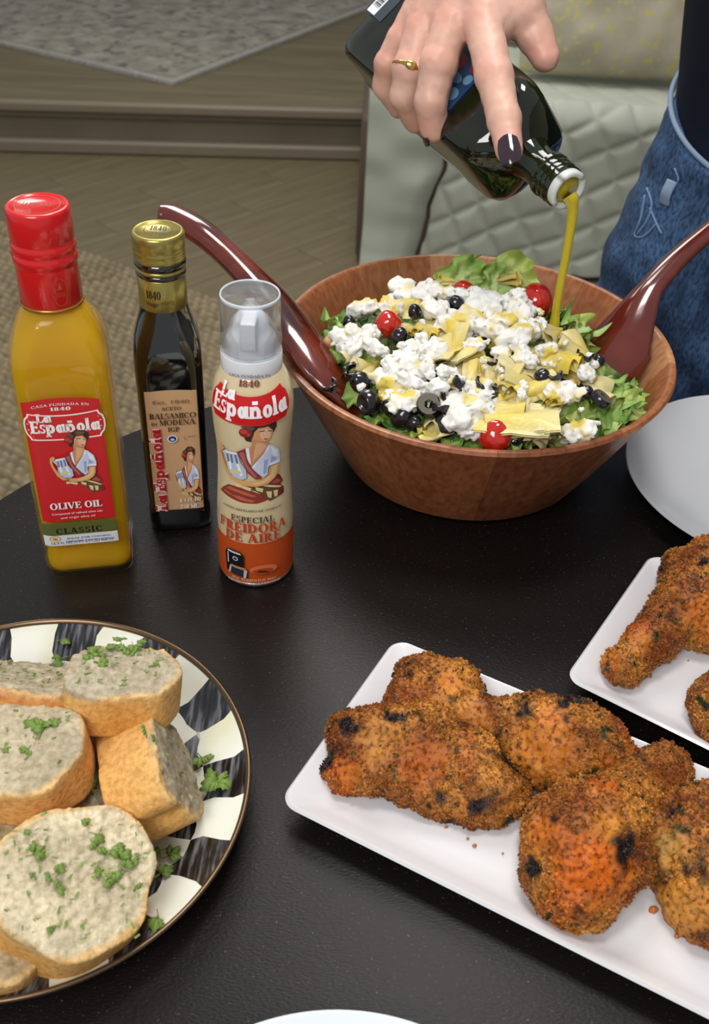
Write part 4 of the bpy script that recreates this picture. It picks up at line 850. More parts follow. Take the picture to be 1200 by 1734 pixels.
# ================================================================== CHICKEN
M['chick'] = mat('crumbed_chicken', '#b06a2a', .45, attr=True, spec=.28, noise=(420, [(.34, '#9a7f66'), (.5, '#f2ece4'), (.68, '#ffffff')], 5), bump=(900, .5, .0008), fine=(330, .68, .74, '#3a3016'))
M['crumb'] = mat('breadcrumb', '#b87a34', .5, attr=True, noise=(300, [(.3, '#b0a090'), (.6, '#ffffff')]))
def cpt(px, py, h): return PZ(px, py, T + h)
def chicken(label, blobs, bare=(), char=(), seed=0, k=.008, base=T + .0065, flat=1.0, group=None, rs0=.94):
    """blobs: ((px,py,h,r) or two of them as a tapered bone); bare / char: patches (px,py,r) where the crumb is missing or burnt"""
    B = []
    def sc__(q): return (q[0], q[1], q[2] * .9, q[3] * rs0)
    blobs = [tuple(sc__(q) for q in b) if isinstance(b[0], tuple) else sc__(b) for b in blobs]
    for b in blobs:
        if isinstance(b[0], tuple): B.append((cpt(*b[0][:3]), cpt(*b[1][:3]), b[0][3], b[1][3]))
        else: p = cpt(*b[:3]); B.append((p, p + [.0001, 0, 0], b[3], b[3]))
    P = np.array([q for b in B for q in b[:2]]); r = max(b[2] for b in B) + .008; lo, hi = P.min(0) - r, P.max(0) + r; lo[2] = base - .003
    def f(X, Y, Z):
        d = None
        for a, b, ra_, rb_ in B:
            q = capsule(X, Y, Z, a, b, ra_, rb_); d = q if d is None else smin(d, q, k)
        d = d + .0022 * vn(X * 85, Y * 85, Z * 85, seed) + .0013 * vn(X * 230, Y * 230, Z * 230, seed + 1) + .0009 * vn(X * 480, Y * 480, Z * 480, seed + 2)
        return np.maximum(d, base - Z)
    V, F = snet(f, lo, hi, .00115)
    x, y, z = V.T
    t = np.clip(.42 + .55 * vn(x * 32, y * 32, z * 32, seed + 15) + .35 * vn(x * 75, y * 75, z * 75, seed + 5) + .25 * vn(x * 160, y * 160, z * 160, seed + 6), 0, 1)[:, None]
    c = lin('#8a4a1a') * (1 - t) + lin('#d08f3a') * t
    u = np.clip(vn(x * 45, y * 45, z * 45, seed + 7) * 2.2 - .5, 0, 1)[:, None]; c = c * (1 - u * .7) + lin('#c9651c') * u * .7
    u = np.clip(vn(x * 75, y * 75, z * 75, seed + 8) * 3 - 1.6, 0, 1)[:, None]; c = c * (1 - u) + lin('#5e3218') * u
    u = np.clip(vn(x * 210, y * 210, z * 210, seed + 9) * 4 - 2.2, 0, 1)[:, None]; c = c * (1 - u) + lin('#33361a') * u
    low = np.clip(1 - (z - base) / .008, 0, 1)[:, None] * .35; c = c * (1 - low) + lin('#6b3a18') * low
    mask = np.zeros(len(V))
    for (px, py, rr_, hexc) in bare:
        q = cpt(px, py, .035); v = V - CAM; dd = np.linalg.norm(np.cross(v, nrm(q - CAM)), axis=1) / (rr_ * .5 / FPX)
        m = np.clip(1.35 - dd + .35 * vn(x * 120, y * 120, z * 120, seed + 11), 0, 1)[:, None]; c = c * (1 - m * .75) + lin(hexc) * m * .75; mask = np.maximum(mask, m[:, 0])
    for (px, py, rr_) in char:
        q = cpt(px, py, .035); v = V - CAM; dd = np.linalg.norm(np.cross(v, nrm(q - CAM)), axis=1) / (rr_ * .5 / FPX)
        m = np.clip(1.0 - dd + 1.5 * vn(x * 170, y * 170, z * 170, seed + 12), 0, 1)[:, None]; c = c * (1 - m) + lin('#231416') * m
    org = np.array([P[:, 0].mean(), P[:, 1].mean(), T]); p = thing('chicken_piece', label, 'chicken', tuple(org), group)
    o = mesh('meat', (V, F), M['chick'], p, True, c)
    # loose bread crumbs stuck over the piece
    rs = np.random.RandomState(seed); n = 5200; ok = np.where((mask < .35) & (z > base + .001))[0]; idx = rs.choice(ok, n)
    me = o.data; nr = np.zeros(len(V) * 3); me.vertices.foreach_get('normal', nr); nr = nr.reshape(-1, 3)
    oct_ = np.array([[1, 0, 0], [-1, 0, 0], [0, 1, 0], [0, -1, 0], [0, 0, 1], [0, 0, -1.]]); of = np.array([[0, 2, 4], [2, 1, 4], [1, 3, 4], [3, 0, 4], [2, 0, 5], [1, 2, 5], [3, 1, 5], [0, 3, 5]])
    s_ = rs.uniform(.00045, .0012, (n, 1, 1)) * rs.uniform(.5, 1.3, (n, 1, 3)); ang = rs.uniform(0, 6.28, (n, 1)); jit = oct_[None] * s_ + rs.uniform(-.0003, .0003, (n, 6, 3))
    ca, sa = np.cos(ang), np.sin(ang); J = np.stack([jit[..., 0] * ca - jit[..., 1] * sa, jit[..., 0] * sa + jit[..., 1] * ca, jit[..., 2]], -1)
    W = (V[idx] + nr[idx] * .0004)[:, None, :] + J; cc = c[idx] * rs.uniform(.6, 1.3, (n, 1)); g = rs.rand(n) < .06; cc[g] = lin('#39401c'); cc = np.repeat(np.clip(cc, 0, 1), 6, 0)
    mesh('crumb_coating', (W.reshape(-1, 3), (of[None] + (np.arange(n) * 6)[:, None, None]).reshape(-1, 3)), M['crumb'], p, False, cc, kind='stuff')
    return p
chicken('breaded chicken thigh, wide and charred at its right end, at the left of the platter',
        [((600, 1250, .020, .017), (700, 1255, .022, .019)), ((690, 1255, .020, .018), (790, 1300, .019, .018)), ((800, 1295, .020, .019), (850, 1345, .016, .015)), ((585, 1315, .014, .009), (640, 1310, .018, .014)), ((536, 1303, .010, .005), (600, 1310, .012, .010)), ((690, 1330, .014, .012), (790, 1370, .012, .011)), (640, 1235, .020, .015), (830, 1370, .012, .011), (730, 1220, .022, .016)],
        [(640, 1262, 40, '#c78a3a'), (715, 1290, 42, '#b35c1c'), (590, 1310, 24, '#b8691f')], [(775, 1360, 40), (590, 1225, 16), (855, 1240 + 40, 22), (670, 1215, 14), (545, 1298, 16)], 1)
chicken('breaded chicken drumstick along the back edge, its bone end hidden behind the thigh',
        [((945, 1262, .026, .0275), (1000, 1275, .024, .0245)), ((900, 1245, .026, .024), (960, 1265, .025, .027)), ((835, 1222, .026, .0115), (905, 1248, .025, .0205)), ((720, 1172, .026, .016), (825, 1218, .027, .0120)), (715, 1160, .026, .019), (770, 1165, .025, .017), (690, 1195, .022, .015), (1025, 1290, .018, .017)],
        [(800, 1215, 34, '#c07a3e'), (760, 1158, 22, '#d07a2c'), (745, 1190, 22, '#c98a40'), (925, 1262, 60, '#cb7a28'), (1030, 1290, 14, '#a8521c')], [(700, 1140, 22), (890, 1190, 20), (960, 1190, 20)], 2)
chicken('plump breaded drumstick with a bare orange patch in the middle of the near platter',
        [((985, 1440, .027, .031), (1015, 1410, .028, .028)), ((1010, 1400, .028, .026), (1060, 1350, .026, .016)), ((1060, 1350, .026, .016), (1108, 1312, .022, .0145)), (1122, 1305, .020, .0155), (955, 1400, .022, .021), (975, 1510, .018, .021), (940, 1470, .020, .018), (1045, 1450, .022, .019)],
        [(1000, 1480, 58, '#d96a0c'), (1030, 1395, 26, '#cf8a34'), (920, 1415, 34, '#c26a24')], [(905, 1480, 20), (980, 1540, 22), (935, 1388, 10), (1060, 1440, 22)], 3)
chicken('breaded chicken thigh with char marks cut by the frame edge on the near platter',
        [((1165, 1430, .024, .024), (1210, 1500, .022, .024)), ((1150, 1390, .022, .018), (1230, 1385, .022, .020)), ((1190, 1540, .016, .016), (1235, 1575, .014, .014)), ((1125, 1440, .018, .014), (1180, 1520, .018, .018)), (1250, 1450, .02, .025)],
        [(1130, 1430, 40, '#a98a4a'), (1150, 1540, 46, '#c98a3c')], [(1172, 1468, 30), (1185, 1420, 18), (1190, 1590, 20), (1140, 1372, 14)], 4)
chicken('breaded drumstick lying on the far platter, narrow end toward the lower left',
        [((1160, 1030, .026, .024), (1215, 1000, .026, .030)), ((1105, 1080, .022, .015), (1170, 1030, .024, .022)), ((1062, 1122, .018, .012), (1110, 1080, .022, .014)), (1056, 1132, .016, .012), (1165, 975, .022, .020), (1210, 960, .02, .022), (1190, 1060, .018, .018)],
        [(1185, 1035, 40, '#cb7428'), (1085, 1085, 22, '#c07a30')], [(1120, 962, 18), (1170, 1002, 10), (1190, 950, 16)], 5)
chicken('breaded chicken piece barely in view at the right edge of the far platter', [((1225, 1190, .020, .020), (1235, 1215, .018, .021)), (1214, 1235, .010, .008)], (), [(1205, 1200, 12)], 6)
# stray crumbs on the platters
M['stray'] = mat('stray_crumb', '#b0652a', .5)
for px, py, r in ((803, 1432, .0012), (792, 1420, .0008), (1106, 1541, .0022), (1146, 1585, .0014), (851, 1445, .0006), (936, 1586, .0006), (1165, 1118, .0006), (755, 1400, .001)):
    p = PZ(px, py, T + .0068); V, F = snet(lambda X, Y, Z: np.sqrt(X * X + Y * Y * 1.7 + Z * Z * 1.5) - 1 + .3 * vn(X * 2, Y * 2, Z * 2, px), (-1.4, -1.4, -1.3), (1.4, 1.4, 1.3), .25)
    o = mesh('chicken_crumb', (V * r + p, F), M['stray'], org=tuple(p)); tag(o, 'tiny fallen crumb on a white platter beside the chicken', 'crumb', 'fallen crumbs on the platters')
# ================================================================== BREAD
M['bread'] = mat('bread', '#c9a56a', .62, attr=True, bump=(520, .7, .001), noise=(330, [(.3, '#d8d0c4'), (.6, '#ffffff')], 4), sss=.05)
def bread(label, px, py, h, n, a, b, t, xdir, seed=0, spread='#c0b498', crust='#c9782f', sq=2.2):
    """slice: face centre at the pixel at height h above the table, n face normal, a/b half axes, t thickness"""
    c = PZ(px, py, T + h); n = nrm(n); x = np.array(xdir, float); x = nrm(x - (x @ n) * n); y = np.cross(n, x); R = np.stack([x, y, n])
    m = .0014
    def f(X, Y, Z):
        th_ = np.arctan2(Y / b, X / a); r = (np.abs(X / a) ** sq + np.abs(Y / b) ** sq) ** (1 / sq) / (1 + .045 * np.sin(2 * th_ + seed) + .04 * np.sin(3 * th_ + 2 * seed) + .02 * np.sin(7 * th_ + seed))
        s_ = (r - 1) * min(a, b) - .0020 * vn(X * 55, Y * 55, Z * 25, seed)
        taper = .10 * (Z + t)
        top_ = Z + .0030 * np.clip(r * 1.6 - 1.1, 0, 1) + .0007 * vn(X * 190, Y * 190, Z * 0, seed + 1) + .0009 * vn(X * 480, Y * 480, Z * 0, seed + 2) + .0016 * vn(X * 45, Y * 45, 0 * Z, seed + 9)
        bot = -(Z + t) + .001 * vn(X * 150, Y * 150, 0 * Z, seed + 3)
        d = np.maximum(s_, np.maximum(top_, bot)); return d
    V, F = snet(f, (-a * 1.15, -b * 1.15, -t - .005), (a * 1.15, b * 1.15, .005), .0011)
    X, Y, Z = V.T; th_ = np.arctan2(Y / b, X / a); r = (np.abs(X / a) ** sq + np.abs(Y / b) ** sq) ** (1 / sq) / (1 + .045 * np.sin(2 * th_ + seed) + .04 * np.sin(3 * th_ + 2 * seed) + .02 * np.sin(7 * th_ + seed)) + .05 * vn(X * 90, Y * 90, Z * 30, seed + 4)
    k = np.clip(.3 + .5 * vn(X * 70, Y * 70, Z * 70, seed + 5), 0, 1)[:, None]; face = lin(spread) * (1 - k) + lin('#a2967c') * k
    k2 = np.clip(vn(X * 260, Y * 260, Z * 100, seed + 6) * 2 - .6, 0, 1)[:, None]; face = face * (1 - k2 * .35) + lin('#d6cbb0') * k2 * .35
    side = np.maximum(np.clip((r - .93) / .05, 0, 1) * np.clip((-Z - .0005) / .0012, 0, 1), np.clip((-Z - .0048) / .0012, 0, 1) * (r > .62))[:, None]
    k = np.clip(.5 + .7 * vn(X * 40, Y * 40, Z * 40, seed + 7) + .12 * vn(X * 220, Y * 220, Z * 220, seed + 8), 0, 1)[:, None]
    cr = lin(crust) * (1 - k) + lin('#e2b068') * k; e = np.exp(-((Z + .002) / .003) ** 2)[:, None]; cr = cr * (1 - .5 * e) + lin('#d9c08c') * .5 * e
    edge = np.clip((r - .90) / .06, 0, 1)[:, None] * (1 - side); face = face * (1 - edge * .6) + lin('#c9a66c') * edge * .6
    col = face * (1 - side) + cr * side
    Wd = V @ R + c; lowest = Wd[:, 2].min()
    p = thing('bread_slice', label, 'bread', (c[0], c[1], float(max(lowest, T + .004)))); mesh('bread_body', (Wd, F), M['bread'], p, True, col)
    return p, c, R
BS = {}
BS[6] = bread('largest bread slice at the front of the plate, face dotted with parsley', 130, 1482, .052, (.34, -.16, 1), .0375, .0335, .034, (1, .12, 0), 6, '#dccfae', '#d69a4a')
BS[3] = bread('bread slice at the left frame edge with a large parsley leaf on it', 28, 1258, .066, (-.10, -.02, 1), .0335, .028, .027, (1, 0, 0), 3)
BS[1] = bread('thick bread slice on top of the stack at the back of the plate', 205, 1131, .074, (.06, .20, 1), .0275, .0225, .0265, (1, .1, 0), 1, '#b8ae96', '#d89a48', 3)
BS[2] = bread('bread slice at the back left under the topmost slice', 52, 1140, .060, (.05, .55, .9), .036, .026, .030, (1, -.25, 0), 2, '#b5aa90', '#c97a34')
BS[5] = bread('bread slice leaning on its side, golden crust turned up, right of the others', 300, 1283, .043, (.86, .30, .40), .0315, .0215, .034, (.55, -.8, .1), 5, '#a0957c', '#d8a050', 3)
BS[4] = bread('small bread slice in the middle, mostly covered by its neighbours', 150, 1318, .034, (.05, -.12, 1), .025, .020, .015, (1, .1, 0), 4, '#a0947a', '#c98a40')
BS[8] = bread('yellowish bread slice buried at the left under the others', 15, 1430, .030, (-.1, -.1, 1), .030, .030, .02, (1, 0, 0), 8, '#c0a878', '#d8b06a')
BS[9] = bread('small pale heel of bread between the top slice and the leaning one', 160, 1225, .044, (-.2, .2, 1), .013, .011, .013, (1, .6, 0), 9, '#c4b590', '#cdb27c')
BS[7] = bread('bread slice at the bottom left of the plate, only its crust showing', -28, 1590, .034, (.1, -.1, 1), .026, .022, .022, (1, 0, 0), 7, '#c0a878', '#cf9a50')
# parsley
M['parsley'] = mat('parsley_leaf', '#5f7d2e', .5, noise=(200, [(.3, '#465f1e'), (.7, '#84a048')], 3), sss=.1, ssscol=(.002, .003, .001))
def parsley_mesh(seed, ragged=1):
    rs = np.random.RandomState(seed); parts = []
    for lobe in range(rs.randint(3, 6)):
        a = -1.1 + 2.2 * lobe / 4 + rs.uniform(-.25, .25); d = np.array([math.cos(a), math.sin(a)]); s_ = np.array([-d[1], d[0]]); L = rs.uniform(.6, 1.1); O = []
        out = [(0, 0), (.25, .06), (.45, .28), (.55, .16), (.75, .34), (.82, .16), (1, .10), (1.05, 0)]
        out = out + [(x, -y) for x, y in out[-2:0:-1]]
        V = np.array([list(d * x * L + s_ * y * L) + [.12 * math.sin(3 * x + lobe) + .1 * abs(y)] for x, y in out]); c = np.array([[*(d * .5 * L), .22]])
        n = len(V); A = np.concatenate([V, c]); Bm = A - [0, 0, .04]; F = [(i, (i + 1) % n, n) for i in range(n)] + [((i + 1) % n + n + 1, i + n + 1, 2 * n + 1) for i in range(n)] + [(i, i + n + 1, (i + 1) % n + n + 1, (i + 1) % n) for i in range(n)]
        parts.append((np.concatenate([A, Bm]), F))
    V, F = box((-.25, 0, -.0), (.55, .06, .05)); parts.append((V, F)); return join(parts)
PP_ = [mesh('parsley_leaf', parsley_mesh(i + 3), M['parsley'], None, True) for i in range(5)]
for o in PP_: o['category'] = 'parsley'
def on_face(k, px, py, lift=.0012):
    _, c, R = BS[k]; n = R[2]; return PP(px, py, c + n * lift, n), n
def sprig(p, n, s, i, label, group, yaw=None):
    o = PP_[i % 5].copy(); COL.objects.link(o); z = Vector(n); q = z.to_track_quat('Z', 'Y'); o.rotation_mode = 'QUATERNION'
    from mathutils import Quaternion
    o.rotation_quaternion = q @ Quaternion((0, 0, 1), random.uniform(0, 6.28) if yaw is None else yaw); o.location = p; o.scale = (s,) * 3; o['label'] = label; o['group'] = group; return o
rs = random.Random(5)
for k, spots, where in ((1, [(150, 1108, .006), (165, 1103, .007), (180, 1112, .0065), (192, 1100, .006), (215, 1098, .006), (225, 1092, .0055), (240, 1090, .005), (205, 1085, .005), (172, 1120, .005), (230, 1105, .004)], 'on the top bread slice'),
                        (3, [(70, 1235, .0105), (52, 1238, .007), (48, 1268, .0045), (5, 1268, .004), (85, 1228, .006)], 'on the left bread slice'),
                        (6, [(56, 1447, .0065), (98, 1478, .005), (85, 1482, .0035), (160, 1412, .0055), (158, 1425, .004), (205, 1455, .007), (212, 1470, .006), (178, 1448, .005), (196, 1432, .004), (195, 1495, .006), (178, 1490, .005), (160, 1478, .0045), (236, 1453, .004), (50, 1415, .0035), (95, 1505, .0045), (85, 1568, .003), (150, 1395, .004), (228, 1500, .0035)], 'on the front bread slice'),
                        (5, [(246, 1240, .0045), (262, 1252, .004), (308, 1310, .003)], 'on the leaning bread slice'), (4, [(140, 1320, .006), (150, 1330, .0055), (125, 1275, .003)], 'on the small middle bread slice'),
                        (2, [(20, 1120, .003), (85, 1150, .002)], 'on the back left bread slice')):
    for i, (px, py, s) in enumerate(spots):
        p, n = on_face(k, px, py); sprig(p, n, s, i + k, ('larger parsley leaf ' if s >= .005 else 'tiny parsley piece ') + where, 'parsley ' + where)
for i, (px, py, s, wh_) in enumerate(((340, 1282, .0075, 'cream check right of the leaning slice'), (362, 1330, .0125, 'rim right of the leaning slice'), (370, 1320, .011, 'rim right of the leaning slice'), (104, 1115, .0085, 'plate between the two back slices'), (103, 1084, .006, 'cream check at the back of the plate'), (215, 1392, .007, 'plate below the leaning slice'), (285, 1450, .007, 'dark check in the right front'), (270, 1480, .008, 'dark check in the right front'), (272, 1440, .005, 'dark check in the right front'), (268, 1551, .0075, 'cream check right of the front slice'), (210, 1590, .0055, 'rim below the front slice'), (163, 1614, .006, 'rim below the front slice'), (302, 1440, .004, 'dark check in the right front'), (112, 1262, .005, 'gap beside the left slice'))):
    p = PZ(px, py, T + .020 if wh_.startswith('rim') or 'cream' in wh_ else T + .012); r = math.hypot(p[0] - PCC[0], p[1] - PCC[1]); p = PZ(px, py, T + .003 + float(np.interp(r, [.07, .0915, .1145], [.004, .012, .0222])))
    sprig(p, (-.1, .1, 1), s, i, 'green parsley piece on the ' + wh_, 'parsley on the ' + wh_)
for o in PP_: bpy.data.objects.remove(o)
number({'parsley_leaf'}, 13)
fl_parts = {}
for k, cnt in ((6, 70), (3, 35), (1, 40), (2, 30), (4, 14)):
    root, c, R = BS[k]; rs_2 = np.random.RandomState(k); parts = []
    for _ in range(cnt):
        a = {6: (.032, .028), 3: (.026, .022), 1: (.021, .016), 2: (.026, .018), 4: (.018, .013)}[k]
        u, v = rs_2.uniform(-1, 1, 2); p = c + R[0] * u * a[0] + R[1] * v * a[1] + R[2] * .0012; th = rs_2.uniform(0, 6.28); L_ = rs_2.uniform(.0005, .0016)
        V, F = box((0, 0, 0), (L_ * 2, L_ * .7, .0004)); RR = euler(0, 0, th); parts.append((V @ RR.T @ R + p, F))
    mesh('herb_flecks', join(parts), M['parsley'], root, False, kind='stuff')
# ================================================================== POURING BOTTLE
M0 = PZ(960, 321, T + .211); AX = nrm([.521, -.835, -.158])
BCt = M0 - AX * .16; n0 = nrm((CAM - BCt) - np.dot(CAM - BCt, AX) * AX); U0 = np.cross(AX, n0); U0 = U0 * (1 if U0 @ RT > 0 else -1)
q_ = math.radians(12); NF = math.cos(q_) * n0 + math.sin(q_) * U0; UF = math.cos(q_) * U0 - math.sin(q_) * n0
def bl(t, hs, r, n=8):                       # loop across the bottle, t metres back from the mouth
    q = rect_loop(hs, hs, r, n); return M0 - AX * t + np.outer(q[:, 0], UF) + np.outer(q[:, 1], NF)
pb = thing('pouring_bottle', 'tilted dark green glass bottle pouring oil, held by the hand', 'bottle', tuple(BCt))
M['green'] = mat('green_glass', '#11180a', .04, coat=.35, spec=.55, trans=.12, ior=1.5, noise=(18, [(.4, '#0b0f07'), (.6, '#1c260c')], 2))
HS = .036
pp_ = [(.003, .0128), (.0035, .0150), (.006, .0152), (.0065, .0144), (.0085, .0144), (.009, .0153), (.0105, .0153), (.011, .0144), (.013, .0144), (.0135, .0153), (.015, .0153), (.0155, .0144), (.018, .0144), (.0190, .0160), (.0215, .0160), (.0225, .0138), (.030, .0136), (.036, .0140)]
L = [bl(t, r, r) for t, r in pp_] + [bl(.043, .0160, .0155), bl(.047, .0225, .018), bl(.052, .0290, .017), bl(.059, .0338, .015), bl(.068, .0357, .013), bl(.082, .0362, .012), bl(.222, .0360, .012), bl(.234, .0353, .012), bl(.240, .0325, .014), bl(.242, .029, .014)]
o = mesh('glass', loft(L[::-1]), M['green'], pb); auto(o, 40)
M['ins'] = mat('pourer_plastic', '#cfd3d2', .25, sss=.1)
L = [bl(.004, .0140, .0140), bl(-.001, .0142, .0142), bl(-.0025, .0136, .0136), bl(-.0028, .0118, .0118), bl(-.0018, .0100, .0100), bl(.008, .0094, .0094)]
mesh('pourer_ring', loft(L[::-1], True, False), M['ins'], pb)
M['oilm'] = mat('pouring_oil', '#cdb822', .05, trans=.35, ior=1.3, sss=.3, ssscol=(.01, .01, .002), coat=.6)
mesh('oil_pool', loft([bl(.0060, .0094, .0094), bl(.0002, .0099, .0099)]), M['oilm'], pb)
tt = lambda px, py, off=0: PP(px, py, BCt + NF * (HS + off), NF)
def fl2(px, py): v = tt(px, py) - M0; return (-(v @ AX), v @ UF)
def bmap(P, off): return np.array([M0 - AX * a + UF * b + NF * (HS + off) for a, b in P])
ta, _u = fl2(800, 152); W_ = .0265
printed('front_label', [('#10182c', [[(ta, -W_), (ta + .075, -W_), (ta + .075, W_), (ta, W_)]]), ('#28466e', [[(ta + .002, -.018), (ta + .05, -.020), (ta + .06, .02), (ta + .004, .018)]]),
        ('#6f9ab8', [ell(ta + .012, -.008, .006, .005), ell(ta + .022, .002, .008, .004), ell(ta + .010, .006, .004, .004)]), ('#a8222e', [ell(ta + .012, .016, .006, .005), ell(ta + .03, .012, .007, .006)])], bmap, pb)
tb0, ub0 = fl2(628, 22); 
printed('barcode_label', [('#2a3540', [rectp(tb0 - .016, tb0 + .008, ub0 - .001, .028)]), ('#d9dcdf', [rectp(tb0 - .005, tb0 + .006, ub0, .024)]), ('#2b2e33', [rectp(tb0 - .0035, tb0 + .0045, ub0 + .006 + k * .0011, ub0 + .0064 + k * .0011 + .0003 * (k * 7 % 3)) for k in range(12)])], bmap, pb, base=.0004)
# oil stream
sp = M0 - NF * .0045 - AX * -.001; lip = PZ(968, 344, M0[2] - .008); end = salad_pt(937, 556, .004)
mid = lambda k: lip + (end - lip) * k
stp = catmull([M0 + AX * .000 + (lip - M0) * .45, lip + [0, 0, .001], mid(.12) + [.0015, 0, 0], mid(.4) + [.0012, 0, 0], mid(.75), mid(1.0)], 10)
os_ = thing('oil_stream', 'thin golden stream of olive oil falling from the bottle onto the salad', 'oil', tuple(end))
mesh('stream', tube(stp, np.interp(np.linspace(0, 1, len(stp)), [0, .15, .3, .6, .9, 1], [.0052, .0050, .0038, .0030, .0030, .0042]), 16, up=(0, 1, .01)), M['oilm'], os_)
# ================================================================== PERSON
W0 = np.array([.402, .955])
person = thing('person', 'standing person in dark top and blue jeans pouring oil from a green bottle', 'person', (W0[0], W0[1], 0))
M['skin'] = mat('skin', '#d3a491', .42, attr=True, sss=.25, ssscol=(.008, .003, .0015), bump=(220, .22, .0009))
fp = lambda px, py, off: PP(px, py, BCt + NF * (HS + off), NF)
fing = {'index': [(fp(818, 42, .026), .0135), (fp(836, 128, .020), .0122), (fp(854, 205, .0125), .0112), (fp(862, 254, .0100), .0092)],
        'middle': [(fp(765, 40, .030), .0135), (fp(742, 108, .024), .0124), (fp(729, 172, .012), .0118), (fp(734, 216, -.004), .0100)],
        'ring': [(fp(716, 52, .027), .0130), (fp(694, 115, .020), .0116), (fp(684, 162, .008), .0108), (fp(704, 204, -.016), .0094)],
        'little': [(fp(680, 66, .021), .0115), (fp(658, 108, .014), .0098), (fp(652, 145, .002), .0092), (fp(676, 182, -.018), .0082)],
        'thumb': [(fp(850, -35, .020), .0160), (fp(882, 12, .008), .0150), (fp(906, 60, -.006), .0128), (fp(923, 97, -.014), .0100)]}
wrist = fp(798, -125, .045); elbow = np.array([.06, 1.04, T + .46]); shoul = np.array([.255, 1.0, T + .60])
def hand(X, Y, Z):
    palm = None
    for k in ('index', 'middle', 'ring', 'little'):
        a = wrist + (fing[k][0][0] - wrist) * .12; q = capsule(X, Y, Z, a, fing[k][0][0] - NF * .001, .0165, fing[k][0][1]); palm = q if palm is None else smin(palm, q, .007)
    palm = smin(palm, capsule(X, Y, Z, wrist, fing['thumb'][0][0], .018, .0155), .012)
    palm = smin(palm, capsule(X, Y, Z, fing['index'][0][0] - NF * .004, fing['thumb'][0][0], .010, .012), .012)
    palm = smin(palm, capsule(X, Y, Z, fp(835, 44, .016), fp(886, 22, .006), .0125, .0125), .010)
    d = palm
    for k, ch in fing.items():
        q = None
        for i in range(3):
            e = capsule(X, Y, Z, ch[i][0], ch[i + 1][0], ch[i][1], ch[i + 1][1]); q = e if q is None else smin(q, e, .0022)
        q = smin(q, np.sqrt((X - ch[1][0][0]) ** 2 + (Y - ch[1][0][1]) ** 2 + (Z - ch[1][0][2]) ** 2) - ch[1][1] * 1.05, .003)
        d = smin(d, q, .0016) if k != 'thumb' else smin(d, q, .005)
    d = smin(d, capsule(X, Y, Z, wrist, wrist + (elbow - wrist) * .25, .0225, .026), .012)
    # tendons and soft wrinkles on the back
    return d + .0005 * vn(X * 110, Y * 110, Z * 110, 3) + .0003 * vn(X * 260, Y * 260, Z * 260, 4)
P = np.array([q[0] for ch in fing.values() for q in ch] + [wrist, wrist + (elbow - wrist) * .25]); V1, F1 = snet(hand, P.min(0) - .032, P.max(0) + .032, .0013)
def armf(X, Y, Z):
    d = capsule(X, Y, Z, wrist + (elbow - wrist) * .12, elbow, .0235, .040); d = smin(d, capsule(X, Y, Z, elbow, shoul, .040, .048), .02)
    d = smin(d, capsule(X, Y, Z, (.40, .985, T + .62), (.40, .975, T + .73), .058, .052), .03)
    d = smin(d, ellip(X, Y, Z, (.40, .955, T + .83), (.072, .090, .108)), .02)
    d = smin(d, ellip(X, Y, Z, (.40, .865, T + .815), (.011, .018, .018)), .012); d = smin(d, ellip(X, Y, Z, (.40, .880, T + .775), (.024, .01, .008)), .008)
    for s_ in (-1, 1): d = smin(d, ellip(X, Y, Z, (.40 + s_ * .074, .97, T + .82), (.010, .018, .028)), .006); d = np.maximum(d, -ellip(X, Y, Z, (.40 + s_ * .030, .872, T + .838), (.014, .010, .008)))
    return d
V2, F2 = snet(armf, (-.02, .70, T + .28), (.50, 1.12, T + .98), .006)
# left arm, hanging
V3, F3 = snet(lambda X, Y, Z: smin(capsule(X, Y, Z, (.555, 1.0, T + .60), (.60, 1.03, T + .34), .046, .036), smin(capsule(X, Y, Z, (.60, 1.03, T + .34), (.60, .97, T + .12), .036, .024), ellip(X, Y, Z, (.60, .95, T + .04), (.018, .034, .055)), .02), .02), (.48, .88, T - .05), (.68, 1.10, T + .68), .007)
V, F = join([(V1, F1), (V2, F2), (V3, F3)])
kn = np.zeros((len(V), 1)); x, y, z = V.T
t = np.clip(.5 + .6 * vn(x * 40, y * 40, z * 40, 2), 0, 1)[:, None]; c = lin('#d2a38e') * (1 - t) + lin('#dcb3a0') * t
for ch in fing.values():
    for i, a_r in ((0, .010), (1, .009), (3, .010)):
        g = np.exp(-((V - (ch[i][0] + NF * ch[i][1] * .6)) ** 2).sum(1) / a_r ** 2)[:, None]; c = c * (1 - .55 * g) + lin('#d98c80') * .55 * g
mesh('body', (V, F), M['skin'], person, True, c)
M['polish'] = mat('nail_polish', '#2c1522', .12, coat=1)
def nail(ch, push, s, shift=.0, tow=None):
    a, b = ch[2][0], ch[3][0]; d = nrm(b - a); v = CAM - b if tow is None else tow; up = nrm(v - (v @ d) * d); sd = np.cross(d, up)
    c = b + d * shift + up * (ch[3][1] - push)
    n_ = 14; u = np.linspace(-1, 1, n_); A_, B_ = np.meshgrid(u, u, indexing='ij'); k = np.maximum(np.abs(A_), np.abs(B_)) / np.maximum(np.hypot(A_, B_), 1e-6) ; k = k ** .6
    X_, Y_ = A_ * k * s * .52, B_ * k * s * .72; Zz = -(X_ ** 2) / (ch[3][1] * 1.9) - np.maximum(Y_, 0) ** 2 * 18
    P = (c + X_[..., None] * sd + Y_[..., None] * d + Zz[..., None] * up).reshape(-1, 3); I = np.arange(n_ * n_).reshape(n_, n_)
    f = np.stack([I[:-1, :-1], I[1:, :-1], I[1:, 1:], I[:-1, 1:]], -1).reshape(-1, 4)
    mesh('fingernail', (np.concatenate([P, P - up * .0009]), np.concatenate([f, f[:, ::-1] + n_ * n_])), M['polish'], person)
